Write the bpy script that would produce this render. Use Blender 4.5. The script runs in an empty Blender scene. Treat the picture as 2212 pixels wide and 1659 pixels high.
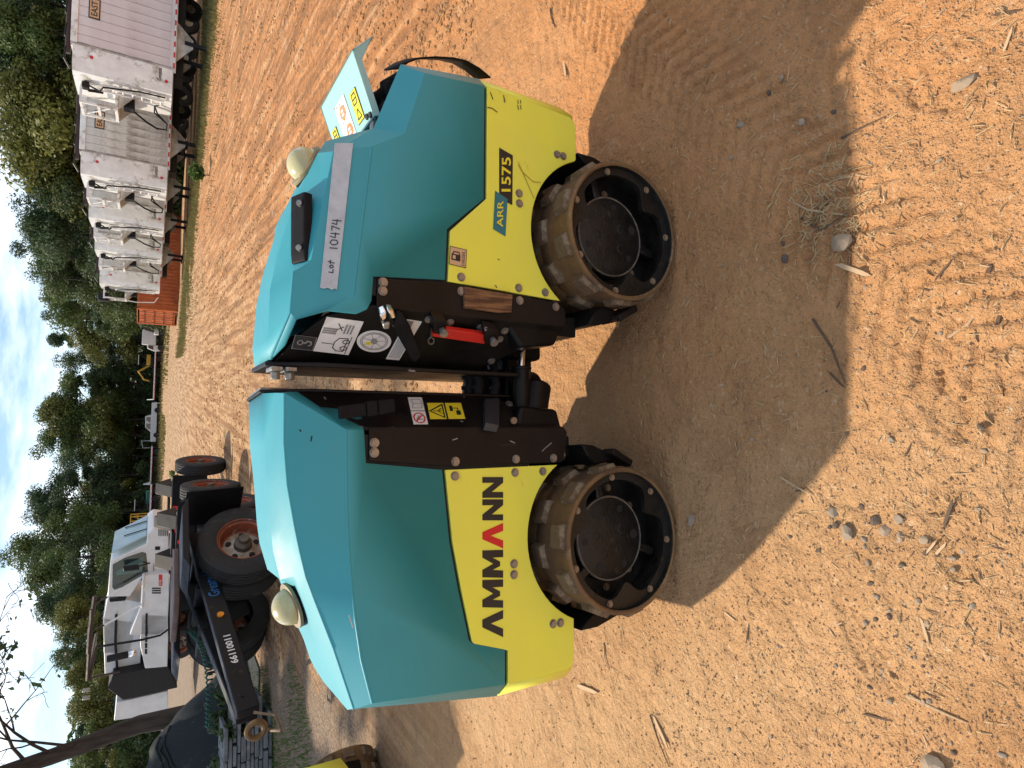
import bpy, bmesh, math, random
from mathutils import Vector, Matrix, noise
random.seed(11)
V = Vector
sc = bpy.context.scene
R_ = math.radians

# ---------------------------------------------------------------- camera (the photograph is stored on its side: world up points to picture left)
FPX, ROLL, CAMH = 1285.0, 0.041, 1.556                       # focal length in px of a 2212 px wide picture
PITCH = math.atan((1106 - 322) / FPX * math.cos(ROLL))
Fv = V((0, math.cos(PITCH), -math.sin(PITCH))); R0 = V((1, 0, 0)); D0 = Fv.cross(R0)
Rv = math.cos(ROLL) * R0 - math.sin(ROLL) * D0               # picture direction "right" of the upright view
Dv = math.sin(ROLL) * R0 + math.cos(ROLL) * D0               # picture direction "down" of the upright view
CAM = V((0, 0, CAMH))
cd = bpy.data.cameras.new('camera'); cam = bpy.data.objects.new('camera', cd); sc.collection.objects.link(cam)
cd.sensor_fit = 'HORIZONTAL'; cd.sensor_width = 36; cd.lens = 36 * FPX / 2212
cd.clip_start = 0.05; cd.clip_end = 3000
Mc = Matrix((Dv, Rv, -Fv)).transposed().to_4x4(); Mc.translation = CAM
cam.matrix_world = Mc; sc.camera = cam

# ---------------------------------------------------------------- sky, sun, exposure
SUN = V((-0.72, 0.62, 1.0)).normalized()
w = bpy.data.worlds.new('World'); sc.world = w; w.use_nodes = True
nt = w.node_tree; nt.nodes.clear()
def N(tree, typ, **kw):
    n = tree.nodes.new(typ)
    for k, v in kw.items(): setattr(n, k, v)
    return n
sky = N(nt, 'ShaderNodeTexSky', sky_type='NISHITA', sun_disc=False)
sky.sun_elevation = math.asin(SUN.z); sky.sun_rotation = math.atan2(SUN.x, SUN.y)
sky.altitude = 600; sky.air_density = 1.0; sky.dust_density = 0.15; sky.ozone_density = 2.5
tcw = N(nt, 'ShaderNodeTexCoord'); mpw = N(nt, 'ShaderNodeMapping'); mpw.inputs['Scale'].default_value = (1.5, 1.5, 6.0)
mpw.inputs['Location'].default_value = (0.35, 0.2, 0.1)
nzw = N(nt, 'ShaderNodeTexNoise'); nzw.inputs['Scale'].default_value = 2.1; nzw.inputs['Detail'].default_value = 8; nzw.inputs['Roughness'].default_value = 0.58
rmw = N(nt, 'ShaderNodeMapRange'); rmw.inputs[1].default_value = 0.44; rmw.inputs[2].default_value = 0.70; rmw.inputs[3].default_value = 0.0
mxw = N(nt, 'ShaderNodeMix', data_type='RGBA'); mxw.inputs[7].default_value = (13.2, 13.3, 13.4, 1)
bgw = N(nt, 'ShaderNodeBackground'); bgw.inputs['Strength'].default_value = 0.060
ow = N(nt, 'ShaderNodeOutputWorld'); L = nt.links.new
L(tcw.outputs['Generated'], mpw.inputs['Vector']); L(mpw.outputs[0], nzw.inputs['Vector']); L(nzw.outputs[0], rmw.inputs[0])
L(rmw.outputs[0], mxw.inputs[0]); L(sky.outputs[0], mxw.inputs[6]); L(mxw.outputs[2], bgw.inputs['Color']); L(bgw.outputs[0], ow.inputs['Surface'])
sd = bpy.data.lights.new('sun', 'SUN'); sun = bpy.data.objects.new('sun', sd); sc.collection.objects.link(sun)
sd.energy = 2.6; sd.angle = R_(1.1); sd.color = (1.0, 0.87, 0.70)
sun.rotation_euler = SUN.to_track_quat('Z', 'Y').to_euler(); sun.location = (-20, 20, 40)
vs = sc.view_settings; vs.view_transform = 'Standard'; vs.look = 'None'; vs.exposure = 1.27; vs.gamma = 1; vs.use_curve_mapping = False

# ---------------------------------------------------------------- pixel -> direction helpers (x, y in a 2212x1659 view of the photograph)
def ray(x, y): return Fv + Rv * ((1659 - y - 829.5) / FPX) + Dv * ((x - 1106) / FPX)
def ground(x, y, z=0.0):
    d = ray(x, y); return CAM + d * ((z - CAMH) / d.z)
def at_depth(x, y, Y):
    d = ray(x, y); return CAM + d * (Y / d.y)
def z1(p, q): return ((1000 + .8135 * p) / 1.8228, (1500 + .8135 * q) / 1.8228)
def z2(p, q): return ((1000 + .5877 * p) / 1.8228, (1000 + .5877 * q) / 1.8228)
def z3(p, q): return ((1000 + .7231 * p) / 1.8228, (100 + .7231 * q) / 1.8228)
def z5(p, q): return ((1100 + .3165 * p) / 1.8228, (1050 + .3165 * q) / 1.8228)
def z6(p, q): return ((1200 + .3014 * p) / 1.8228, (100 + .3014 * q) / 1.8228)
def z7(p, q): return ((1750 + .3014 * p) / 1.8228, (1150 + .3014 * q) / 1.8228)
def z8(p, q): return ((1050 + .5725 * p) / 1.8228, (550 + .5725 * q) / 1.8228)
class Plane:
    def __init__(s, a, b, c):
        s.p = V(a); s.n = (V(b) - V(a)).cross(V(c) - V(a)).normalized()
        if s.n.dot(CAM - s.p) < 0: s.n = -s.n
    def hit(s, x, y, lift=0.0):
        d = ray(x, y); p = s.p + s.n * lift
        return CAM + d * ((p - CAM).dot(s.n) / d.dot(s.n))
class Frame:
    def __init__(s, o, psi):
        s.X = V((math.cos(psi), math.sin(psi), 0)); s.Y = V((-math.sin(psi), math.cos(psi), 0)); s.o = V((o[0], o[1], 0))
    def M(s):
        m = Matrix((s.X, s.Y, V((0, 0, 1)))).transposed().to_4x4(); m.translation = s.o; return m
    def w(s, x, y, z): return s.o + s.X * x + s.Y * y + V((0, 0, z))
    def loc(s, P):
        q = P - s.o; return V((q.dot(s.X), q.dot(s.Y), q.z))
    def hit(s, x, y, yy):
        d = ray(x, y); t = ((s.o - CAM).dot(s.Y) + yy) / d.dot(s.Y); return s.loc(CAM + d * t)
    def side(s, yy): return Plane(s.w(0, yy, 0), s.w(1, yy, 0), s.w(0, yy, 1))

# ---------------------------------------------------------------- mesh and object helpers
I4 = Matrix.Identity(4); WM = {}
class MB:
    def __init__(s): s.v = []; s.f = []
    def add(s, vs_, fs):
        k = len(s.v); s.v += [tuple(q) for q in vs_]; s.f += [tuple(k + i for i in f) for f in fs]; return s
    def poly(s, pts): return s.add(pts, [tuple(range(len(pts)))])
    def box(s, c, d, M=None):
        c = V(c); h = V(d) / 2
        P = [V((sx * h.x, sy * h.y, sz * h.z)) for sz in (-1, 1) for sy in (-1, 1) for sx in (-1, 1)]
        P = [(M @ q if M else q) + c for q in P]
        return s.add(P, [(0, 2, 3, 1), (4, 5, 7, 6), (0, 1, 5, 4), (2, 6, 7, 3), (0, 4, 6, 2), (1, 3, 7, 5)])
    def prism(s, pts, off):
        n = len(pts); P = [V(q) for q in pts]; Q = [q + V(off) for q in P]
        return s.add(P + Q, [tuple(range(n)), tuple(range(2 * n - 1, n - 1, -1))] + [(i, (i + 1) % n, n + (i + 1) % n, n + i) for i in range(n)])
    def xz(s, pts, y0, y1): return s.prism([(a, y0, b) for a, b in pts], (0, y1 - y0, 0))
    def cyl(s, a, b, r, n=12, r2=None, cap=True):
        a = V(a); b = V(b); r2 = r if r2 is None else r2
        q = (b - a).to_track_quat('Z', 'Y').to_matrix()
        e = [q @ V((math.cos(2 * math.pi * i / n), math.sin(2 * math.pi * i / n), 0)) for i in range(n)]
        s.add([a + x * r for x in e] + [b + x * r2 for x in e], [(i, (i + 1) % n, n + (i + 1) % n, n + i) for i in range(n)] + ([tuple(range(n - 1, -1, -1)), tuple(range(n, 2 * n))] if cap else []))
        return s
    def tube(s, pts, r, n=8):
        pts = [V(p) for p in pts]; m = len(pts); rs = r if isinstance(r, (list, tuple)) else [r] * m
        vs_ = []; up = V((0.13, 0.21, 0.97))
        for i in range(m):
            t = (pts[min(i + 1, m - 1)] - pts[max(i - 1, 0)]).normalized()
            a = t.cross(up)
            if a.length < 1e-3: a = t.cross(V((1, 0, 0)))
            a.normalize(); b = t.cross(a)
            vs_ += [pts[i] + (a * math.cos(2 * math.pi * k / n) + b * math.sin(2 * math.pi * k / n)) * rs[i] for k in range(n)]
        fs = [(i * n + k, i * n + (k + 1) % n, (i + 1) * n + (k + 1) % n, (i + 1) * n + k) for i in range(m - 1) for k in range(n)]
        fs += [tuple(range(n - 1, -1, -1)), tuple(range((m - 1) * n, m * n))]
        return s.add(vs_, fs)
    def lathe(s, prof, n=32, M=None, close=False):           # profile (radius, height); axis = local z of M
        m = len(prof); M = M or I4; vs_ = []
        for i in range(n):
            c, d = math.cos(2 * math.pi * i / n), math.sin(2 * math.pi * i / n)
            vs_ += [M @ V((r * c, r * d, h)) for r, h in prof]
        mm = m if close else m - 1
        return s.add(vs_, [(i * m + k, ((i + 1) % n) * m + k, ((i + 1) % n) * m + (k + 1) % m, i * m + (k + 1) % m) for i in range(n) for k in range(mm)])
    def mesh(s, name, smooth=35):
        me = bpy.data.meshes.new(name); me.from_pydata(s.v, [], s.f); me.validate()
        bm = bmesh.new(); bm.from_mesh(me); bmesh.ops.remove_doubles(bm, verts=bm.verts, dist=1e-5); bmesh.ops.recalc_face_normals(bm, faces=bm.faces); bm.to_mesh(me); bm.free()
        if smooth:
            for p in me.polygons: p.use_smooth = True
            me.set_sharp_from_angle(angle=R_(smooth))
        return me
    def build(s, name, m, parent=None, M=I4, bevel=0, smooth=35, seg=2):
        o = add(name, s.mesh(name, smooth), m, parent, M)
        if bevel:
            b = o.modifiers.new('bevel', 'BEVEL'); b.width = bevel; b.segments = seg; b.limit_method = 'ANGLE'; b.angle_limit = R_(25)
            b.harden_normals = False
        return o
def add(name, me, m=None, parent=None, M=I4):
    o = bpy.data.objects.new(name, me); sc.collection.objects.link(o)
    if m is not None and not me.materials: me.materials.append(m)
    if parent is not None:
        o.parent = parent; o.matrix_parent_inverse = WM[parent.name].inverted()
    o.matrix_basis = M; WM[o.name] = M.copy(); return o
def tag(o, label=None, cat=None, group=None, kind=None):
    for k, v in (('label', label), ('category', cat), ('group', group), ('kind', kind)):
        if v: o[k] = v
    return o
def thing(name, loc, label, cat, group=None, rot=0.0, M=None):
    o = bpy.data.objects.new(name, None); sc.collection.objects.link(o); o.empty_display_size = .1
    m = M if M is not None else Matrix.Translation(V(loc)) @ Matrix.Rotation(rot, 4, 'Z')
    o.matrix_basis = m; WM[o.name] = m.copy(); return tag(o, label, cat, group)
def copy_tree(o, T, parent=None):
    c = o.copy(); sc.collection.objects.link(c); m = T @ WM[o.name]
    if parent is not None:
        c.parent = parent; c.matrix_parent_inverse = WM[parent.name].inverted()
    else:
        c.parent = None; c.matrix_parent_inverse = I4
    c.matrix_basis = m; WM[c.name] = m
    for ch in [q for q in bpy.data.objects if q.parent == o]: copy_tree(ch, T, c)
    return c
def lerp(a, b, t): return a + (b - a) * t

# ---------------------------------------------------------------- materials
def mat(name, c1, c2=None, rough=.5, metal=0., scale=8., lo=.35, hi=.65, stretch=(1, 1, 1), bump=0., bscale=60., dirt=None, dscale=5., dlo=.58, dhi=.68, spec=.5, coat=0., extra=None, rvar=.12, emit=0, det=7):
    m = bpy.data.materials.new(name); m.use_nodes = True; t = m.node_tree; t.nodes.clear(); L = t.links.new
    out = N(t, 'ShaderNodeOutputMaterial'); b = N(t, 'ShaderNodeBsdfPrincipled'); L(b.outputs[0], out.inputs[0])
    b.inputs['Metallic'].default_value = metal; b.inputs['Specular IOR Level'].default_value = spec; b.inputs['Coat Weight'].default_value = coat; b.inputs['Coat Roughness'].default_value = .12
    tc = N(t, 'ShaderNodeTexCoord'); mp = N(t, 'ShaderNodeMapping'); mp.inputs['Scale'].default_value = stretch; L(tc.outputs['Object'], mp.inputs[0])
    def nz(s_, d=det, r=.6, vec=None):
        q = N(t, 'ShaderNodeTexNoise'); q.inputs['Scale'].default_value = s_; q.inputs['Detail'].default_value = d; q.inputs['Roughness'].default_value = r; L(vec or mp.outputs[0], q.inputs['Vector']); return q.outputs[0]
    def mr(x, a, b_, c=0., d=1.):
        q = N(t, 'ShaderNodeMapRange'); L(x, q.inputs[0])
        for i, k in enumerate((a, b_, c, d)): q.inputs[i + 1].default_value = k
        return q.outputs[0]
    def mx(fac, a, b_):
        q = N(t, 'ShaderNodeMix', data_type='RGBA')
        for s_, x in ((0, fac), (6, a), (7, b_)):
            if hasattr(x, 'is_output'): L(x, q.inputs[s_])
            else: q.inputs[s_].default_value = x if s_ == 0 else (*x, 1)
        return q.outputs[2]
    n1 = nz(scale); col = mx(mr(n1, lo, hi), c1, c2 if c2 else tuple(k * .82 for k in c1))
    rg = mr(n1, .3, .7, max(0, rough - rvar), min(1, rough + rvar))
    if dirt is not None:
        dn = mr(nz(dscale, 9, .7), dlo, dhi); col = mx(dn, col, dirt)
    if extra: col = extra(t, L, tc, mp, nz, mr, mx, col)
    L(col, b.inputs['Base Color']); L(rg, b.inputs['Roughness'])
    if emit: L(col, b.inputs['Emission Color']); b.inputs['Emission Strength'].default_value = emit
    if bump:
        bp = N(t, 'ShaderNodeBump'); bp.inputs['Strength'].default_value = min(1, bump); bp.inputs['Distance'].default_value = .01; L(nz(bscale, 6), bp.inputs['Height']); L(bp.outputs[0], b.inputs['Normal'])
    m['bsdf'] = b.name
    return m
TEAL = mat('teal_paint', (.036, .285, .345), (.044, .305, .36), .50, scale=3, bump=.04, bscale=140, dirt=(.16, .25, .22), dscale=14, dlo=.64, dhi=.80, coat=.0, spec=.4)
YEL = mat('yellow_paint', (.82, .79, .08), (.78, .74, .085), .42, scale=4, bump=.05, bscale=120, dirt=(.42, .30, .06), dscale=9, dlo=.64, dhi=.78)
BLK = mat('black_paint', (.0035, .0035, .0035), (.007, .0065, .006), .45, scale=9, bump=.12, bscale=70, dirt=(.035, .024, .017), dscale=6, dlo=.62, dhi=.78, spec=.2)
def scratch_extra(t, L, tc, mp, nz, mr, mx, col):
    q = N(t, 'ShaderNodeMapping'); q.inputs['Scale'].default_value = (70, 70, 5); L(tc.outputs['Object'], q.inputs[0])
    col = mx(mr(nz(1.2, 5, .7, q.outputs[0]), .64, .84, 0, .4), col, (.10, .09, .085))
    return mx(mr(nz(22, 4, .5), .70, .74, 0, .9), col, (.32, .31, .30))
BLKP = mat('worn_black_panel', (.005, .0047, .0047), (.014, .0095, .008), .45, scale=5, bump=.12, bscale=60, dirt=(.13, .045, .02), dscale=5.5, dlo=.64, dhi=.72, spec=.22, extra=scratch_extra)
RUB = mat('black_rubber', (.007, .007, .008), (.013, .013, .014), .6, spec=.12, scale=12, bump=.15, bscale=90)
BLKIN = mat('dark_recess', (.006, .006, .006), (.012, .011, .01), .7, scale=10, bump=.15, bscale=50, dirt=(.05, .035, .02), dscale=9, dlo=.62, dhi=.75)
RUST = mat('rusty_drum_steel', (.20, .108, .036), (.10, .053, .025), .75, scale=7, bump=.55, bscale=45, dirt=(.25, .19, .12), dscale=10, dlo=.58, dhi=.72)
PADM = mat('worn_pad_steel', (.14, .088, .045), (.09, .05, .026), .7, scale=18, bump=.4, bscale=70, dirt=(.28, .21, .13), dscale=14, dlo=.50, dhi=.66)
DRUMB = mat('drum_black', (.006, .0058, .0055), (.015, .013, .011), .42, spec=.4, scale=16, bump=.35, bscale=80, dirt=(.09, .068, .048), dscale=20, dlo=.60, dhi=.80)
ZINC = mat('zinc_bolt', (.36, .35, .32), (.22, .21, .19), .42, metal=.75, scale=60, bump=.1)
CHROME = mat('chrome_rod', (.8, .8, .8), (.72, .72, .72), .12, metal=1)
RUSTB = mat('rusty_bolt', (.30, .22, .14), (.18, .11, .065), .7, metal=.2, scale=70, bump=.2)
RED = mat('red_paint', (.62, .018, .012), (.5, .02, .012), .42, scale=10, bump=.05)
WHITEP = mat('white_print', (.78, .78, .76), (.70, .70, .68), .45, scale=20)
INK = mat('black_print', (.012, .012, .012), (.02, .02, .02), .5)
GREYP = mat('grey_print', (.22, .22, .22), (.27, .27, .27), .5)
ORGP = mat('orange_print', (.75, .25, .09), (.7, .22, .08), .5)
SAND = mat('sand_print', (.62, .40, .22), (.56, .36, .20), .5)
TEALP = mat('teal_print', (.02, .17, .20), (.02, .15, .18), .45)
REDP = mat('red_print', (.62, .015, .02), (.55, .012, .018), .4)
YELP = mat('yellow_print', (.80, .68, .03), (.76, .63, .03), .4)
LENS = mat('cream_lens', (.50, .46, .25), (.40, .35, .17), .25, scale=14, coat=.5)
TAPE = mat('masking_tape', (.50, .53, .56), (.40, .43, .46), .75, scale=30, bump=.2, bscale=200)
def wood_extra(t, L, tc, mp, nz, mr, mx, col):
    q = N(t, 'ShaderNodeMapping'); q.inputs['Scale'].default_value = (90, 90, 9); L(tc.outputs['Object'], q.inputs[0])
    return mx(mr(nz(1, 4, .6, q.outputs[0]), .42, .6), col, (.07, .028, .010))
WOOD = mat('old_wood', (.26, .13, .05), (.18, .08, .03), .7, scale=10, bump=.3, extra=wood_extra)

# ---------------------------------------------------------------- ground
def track(x, y, ox, oy, ang, wdt, pitch, lean, depth):
    c, s = math.cos(ang), math.sin(ang); a = (x - ox) * c + (y - oy) * s; b = -(x - ox) * s + (y - oy) * c
    if abs(b) > wdt: return 0.0
    ph = (a + abs(b) * lean) / pitch; f = ph - math.floor(ph)
    e = min(1, (wdt - abs(b)) / .03)
    return -depth * e * (1 if .08 < f < .42 else 0)
def gh(x, y):
    d = math.hypot(x, y)
    h = .022 * noise.noise((x * .55, y * .55, 3.1)) + .010 * noise.noise((x * 2.3, y * 2.3, 7.7)) 
    if d < 30: h += .030 * max(0, 1 - d / 30) * noise.noise((x * .9 + 9, y * .35, 1.2)) * min(1, max(0, (d - 2.6) / 2))
    if d < 9:
        h += .0045 * noise.noise((x * 9, y * 9, 2)) + .0032 * noise.noise((x * 28, y * 28, 5))
        n3 = noise.noise((x * 60, y * 60, 8))
        h += .0017 * n3 + .0010 * noise.noise((x * 110, y * 110, 3))
        if y < 3.2:
            h += track(x, y, .95, 1.02, 1.05, .20, .085, .8, .005) * (.7 + noise.noise((x * 3, y * 3, 9)))
            h += track(x, y, .75, 1.25, 1.75, .17, .055, .1, .0045) * (.6 + noise.noise((x * 3, y * 3, 4)))
            h += track(x, y, .20, .62, .15, .20, .06, .5, .002) * max(0, .4 + noise.noise((x * 4, y * 4, 4)))
            h += track(x, y, 1.75, 2.1, .75, .17, .07, .8, .010) + track(x, y, -.15, .75, 2.4, .16, .05, .3, .004) * max(0, noise.noise((x * 4, y * 4, 1)) + .35)
            for bx, by, ba in ((.02, .66, .4), (-.28, .62, .2), (.42, .58, -.3), (.75, .72, .9), (-.62, .80, .7)):
                c, s = math.cos(ba), math.sin(ba); p, q = (x - bx) * c + (y - by) * s, -(x - bx) * s + (y - by) * c
                r = (p / .125) ** 2 + (q / (.048 - .012 * (p > .0))) ** 2
                if r < 1: h += -.007 + .005 * (math.sin(p * 330) * math.sin(q * 300 + p * 100) > .1)
                elif r < 1.5: h += .005 * (1.5 - r)
    if 2.2 < y < 26 and x > .3:
        k = (x + .035 * y + .4 * noise.noise((x * .2, y * .12, 5))) / .62; f = k - math.floor(k)
        e_ = min(1, (y - 2.2) / 1.5) * min(1, (x - .3) * 2) * (.6 + .4 * noise.noise((math.floor(k) * 3.3, y * .3, 2)))
        h += -.040 * math.exp(-((f - .5) / .17) ** 2) * e_ + .022 * math.exp(-((f - .12) / .10) ** 2) * e_
        if abs(f - .5) < .2: h -= .012 * e_ * (((y * 7 + abs(f - .5) * 6) % 1.0) < .4)
    # keep the ground level under the roller
    e = max(0, 1 - max(0, abs(x) - .75) / .4) * max(0, 1 - max(0, abs(y - 1.85) - .5) / .35)
    return h * (1 - .8 * min(1, e))
def axis(core0, core1, step, g, far0, far1):
    xs = []; x = core0
    while x <= core1 + 1e-6: xs.append(x); x += step
    s = step; x = core1
    while x < far1: s *= g; x += s; xs.append(x)
    s = step; x = core0; lo = []
    while x > far0: s *= g; x -= s; lo.append(x)
    return lo[::-1] + xs
gx = axis(-1.25, 1.75, .0095, 1.032, -900, 900); gy = axis(.42, 2.3, .0095, 1.022, -300, 1400)
gv = [(x, y, gh(x, y) if abs(x) < 60 and y < 80 else 0) for y in gy for x in gx]; nx = len(gx)
gf = [(j * nx + i, j * nx + i + 1, (j + 1) * nx + i + 1, (j + 1) * nx + i) for j in range(len(gy) - 1) for i in range(nx - 1)]
me = bpy.data.meshes.new('ground'); me.from_pydata(gv, [], gf)
for p in me.polygons: p.use_smooth = True
def soil_extra(t, L, tc, mp, nz, mr, mx, col):
    sx = N(t, 'ShaderNodeSeparateXYZ'); L(tc.outputs['Object'], sx.inputs[0])
    def m2(op, a, b_):
        q = N(t, 'ShaderNodeMath', operation=op)
        for i, k in enumerate((a, b_)):
            if hasattr(k, 'is_output'): L(k, q.inputs[i])
            else: q.inputs[i].default_value = k
        return q.outputs[0]
    big = nz(.55, 4, .6)
    # redder clay towards the right, paler sandy soil to the left and far off
    side = m2('ADD', m2('MULTIPLY', m2('SUBTRACT', sx.outputs[0], m2('MULTIPLY', sx.outputs[1], .13)), .42), m2('MULTIPLY', m2('SUBTRACT', big, .5), 2.6))
    col = mx(mr(side, -.55, .75), col, (.54, .24, .09))
    far = m2('ADD', mr(sx.outputs[1], 14, 40), m2('MULTIPLY', m2('SUBTRACT', big, .5), 1.2))
    col = mx(mr(far, .35, .9, 0, .7), col, (.47, .36, .235))
    st = N(t, 'ShaderNodeMapping'); st.inputs['Scale'].default_value = (5.2, .26, 1); st.inputs['Rotation'].default_value = (0, 0, .05); L(tc.outputs['Object'], st.inputs[0])
    ruts = nz(1.3, 8, .68, st.outputs[0]); mid = mr(sx.outputs[1], 2.2, 5)
    col = mx(m2('MULTIPLY', mr(ruts, .47, .59, 0, .9), mid), col, (.26, .125, .055))
    col = mx(m2('MULTIPLY', mr(ruts, .47, .36, 0, .7), mid), col, (.66, .45, .26))  # pale highlights along the ruts, put into the soil colour
    col = mx(mr(nz(3.2, 9, .72), .50, .68, 0, .45), col, (.25, .135, .065))
    cl = nz(11, 6, .75); col = mx(m2('MULTIPLY', mr(cl, .50, .60, 0, .85), mr(sx.outputs[1], 2.5, 7)), col, (.17, .10, .055))
    cl2 = nz(4.3, 7, .8); col = mx(m2('MULTIPLY', mr(cl2, .50, .60, 0, .75), mr(sx.outputs[1], 6, 14)), col, (.24, .15, .085))
    col = mx(mr(nz(95, 3, .6), .60, .74, 0, .45), col, (.17, .10, .055))
    col = mx(mr(nz(26, 5, .7), .57, .70, 0, .35), col, (.24, .135, .07))
    col = mx(mr(nz(60, 3, .5), .62, .72, 0, .6), col, (.64, .48, .31))
    col = mx(mr(nz(1.3, 8, .7), .60, .70, 0, .5), col, (.56, .47, .37))
    # grey brown mulch on the left
    mu = m2('ADD', m2('ADD', m2('MULTIPLY', sx.outputs[0], -.55), m2('MULTIPLY', sx.outputs[1], -.16)), m2('MULTIPLY', m2('SUBTRACT', nz(1.1, 6, .7), .5), 1.6))
    mulch = mx(mr(nz(42, 5, .75), .42, .58), (.33, .27, .21), (.10, .075, .055))
    col = mx(m2('MULTIPLY', mr(mu, .45, .85, 0, .85), mr(sx.outputs[1], 3.0, 5.0)), col, mulch)
    gz = m2('MULTIPLY', mr(sx.outputs[1], 8, 16), mr(nz(.8, 8, .75), .56, .66, 0, .75))
    return mx(gz, col, (.13, .115, .055))
SOIL = mat('sandy_clay', (.54, .335, .172), (.48, .28, .135), .93, scale=1.6, spec=.15, bump=.45, bscale=55, extra=soil_extra, rvar=.04)
def add_bumps(m, scales):
    t = m.node_tree; b = t.nodes[m['bsdf']]; prev = b.inputs['Normal'].links[0].from_node if b.inputs['Normal'].links else None
    tc = next(n for n in t.nodes if n.type == 'TEX_COORD')
    for s_, st, ds in scales:
        q = N(t, 'ShaderNodeTexNoise'); q.inputs['Scale'].default_value = s_; q.inputs['Detail'].default_value = 8; q.inputs['Roughness'].default_value = .7
        t.links.new(tc.outputs['Object'], q.inputs['Vector'])
        bp = N(t, 'ShaderNodeBump'); bp.inputs['Strength'].default_value = st; bp.inputs['Distance'].default_value = ds; t.links.new(q.outputs[0], bp.inputs['Height'])
        if prev: t.links.new(prev.outputs[0], bp.inputs['Normal'])
        prev = bp; t.links.new(bp.outputs[0], b.inputs['Normal'])
add_bumps(SOIL, [(18, .7, .014), (6, .8, .05), (1.7, .7, .14)])
tag(add('ground', me, SOIL), kind='structure')

# ---------------------------------------------------------------- the trench roller
SCL = .94
FL = Frame((0, 0), .148); FL.o = V((-.513 * SCL, 1.512 * SCL, 0)) + FL.Y * .425
FR = Frame((0, 0), .078); FR.o = V((.550 * SCL, 1.575 * SCL, 0)) + FR.Y * .425
FM = Frame((FL.w(.5, 0, 0) + FR.w(-.5, 0, 0)) / 2, .113)
ML, MR, MM = FL.M(), FR.M(), FM.M()
SL = FL.side(-.30); SR = FR.side(-.30)
PR = Plane(FR.w(-.315, -.30, .5), FR.w(-.46, -.13, .5), FR.w(-.315, -.30, 1.2))
PL = Plane(FL.w(.368, -.30, .5), FL.w(.48, -.17, .5), FL.w(.368, -.30, 1.2))
roller = thing('trench_roller', FM.w(0, 0, 0), 'teal and yellow articulated trench roller with its engine lid propped open', 'trench roller')

def mirror(p): return V((p[0], -p[1], p[2]))
def strip(mb, a, b):
    n = len(a); mb.add(list(a) + list(b), [(i, i + 1, n + i + 1, n + i) for i in range(n - 1)])
def both(mb, pts): mb.poly(pts); mb.poly([mirror(p) for p in pts])
def shrink(o, th=.006):
    s = o.modifiers.new('solid', 'SOLIDIFY'); s.thickness = th; s.offset = -1
# left hood
B = [V((x, -.30, z)) for x, z in ((.364, 1.099), (.264, 1.0985), (.164, 1.097), (.083, 1.094), (.003, 1.089), (-.063, 1.083), (-.129, 1.075), (-.235, 1.059), (-.349, 1.030))]
C = [V((x, -.246, z)) for x, z in ((.464, 1.247), (.332, 1.246), (.224, 1.237), (.117, 1.218), (.05, 1.204), (-.017, 1.188), (-.075, 1.167), (-.21, 1.116), (-.372, 1.063))]
G = [V((x, y, z)) for x, y, z in ((.470, -.20, 1.262), (.335, -.19, 1.260), (.224, -.18, 1.250), (.110, -.17, 1.232), (.045, -.165, 1.219), (-.025, -.165, 1.200), (-.085, -.165, 1.180), (-.225, -.17, 1.125), (-.392, -.19, 1.058))]
T = [V((x, y, z)) for x, y, z in ((.476, -.13, 1.285), (.338, -.13, 1.279), (.224, -.125, 1.266), (.100, -.12, 1.256), (.040, -.115, 1.248), (-.040, -.105, 1.226), (-.066, -.10, 1.186), (-.24, -.12, 1.126), (-.415, -.13, 1.047))]
mb = MB()
for sgn in (0, 1):
    f = (lambda l: [mirror(p) for p in l]) if sgn else (lambda l: l)
    strip(mb, f(B), f(C)); strip(mb, f(C), f(G)); strip(mb, f(G), f(T))
strip(mb, T, [mirror(p) for p in T])
lowL = [(-.389, .631), (-.291, .627), (-.253, .736), (-.243, .746), (-.092, .778), (.038, .801), (.245, .819), (.272, 1.045), (.361, 1.050)]
both(mb, B + [V((x, -.30, z)) for x, z in lowL])
EB = V((-.457, -.20, .606))
both(mb, [B[-1], C[-1], G[-1], EB, V((-.389, -.30, .631))])
mb.poly([T[-1], G[-1], EB, mirror(EB), mirror(G[-1]), mirror(T[-1])])
e1, e2, e3, e4 = V((.402, -.262, 1.044)), V((.425, -.236, 1.10)), V((.43, -.232, 1.15)), V((.472, -.222, 1.21))
both(mb, [C[0], B[0], e2, e3, e4]); both(mb, [B[0], V((.361, -.30, 1.05)), e1, e2]); both(mb, [C[0], e4, V((.482, -.13, 1.23)), T[0], G[0]])
hl = mb.build('hood', TEAL, roller, ML, smooth=24); shrink(hl)
hl['label'] = 'rounded teal engine hood over the lettered drum half'
# right hood
PRF = Plane(FR.w(-.289, -.30, 1.099), FR.w(.131, -.30, 1.056), FR.w(-.215, -.25, 1.242))
def hp(pl, fr, p): return fr.loc(pl.hit(*p))
B2 = [V((x, -.30, z)) for x, z in ((-.289, 1.099), (-.195, 1.090), (-.100, 1.080), (.015, 1.068), (.131, 1.056))]
C2 = [hp(PRF, FR, z8(*q)) for q in ((165, 1190), (187, 905), (303, 835), (398, 370), (458, 80))]
C2[0].y = -.25
G2 = [FR.hit(*z8(162, 1180), -.215), FR.hit(*z8(180, 930), -.20), FR.hit(*z8(190, 850), -.185), FR.hit(*z8(216, 370), -.175), FR.hit(*z8(352, 92), -.16)]
T2 = [V((-.40, -.14, 1.284)), V((-.26, -.12, 1.279)), V((-.16, -.12, 1.262)), V((.035, -.12, 1.214)), V((.205, -.11, 1.135))]
mb = MB()
for sgn in (0, 1):
    f = (lambda l: [mirror(p) for p in l]) if sgn else (lambda l: l)
    strip(mb, f(B2), f(C2)); strip(mb, f(C2), f(G2)); strip(mb, f(G2), f(T2))
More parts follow.
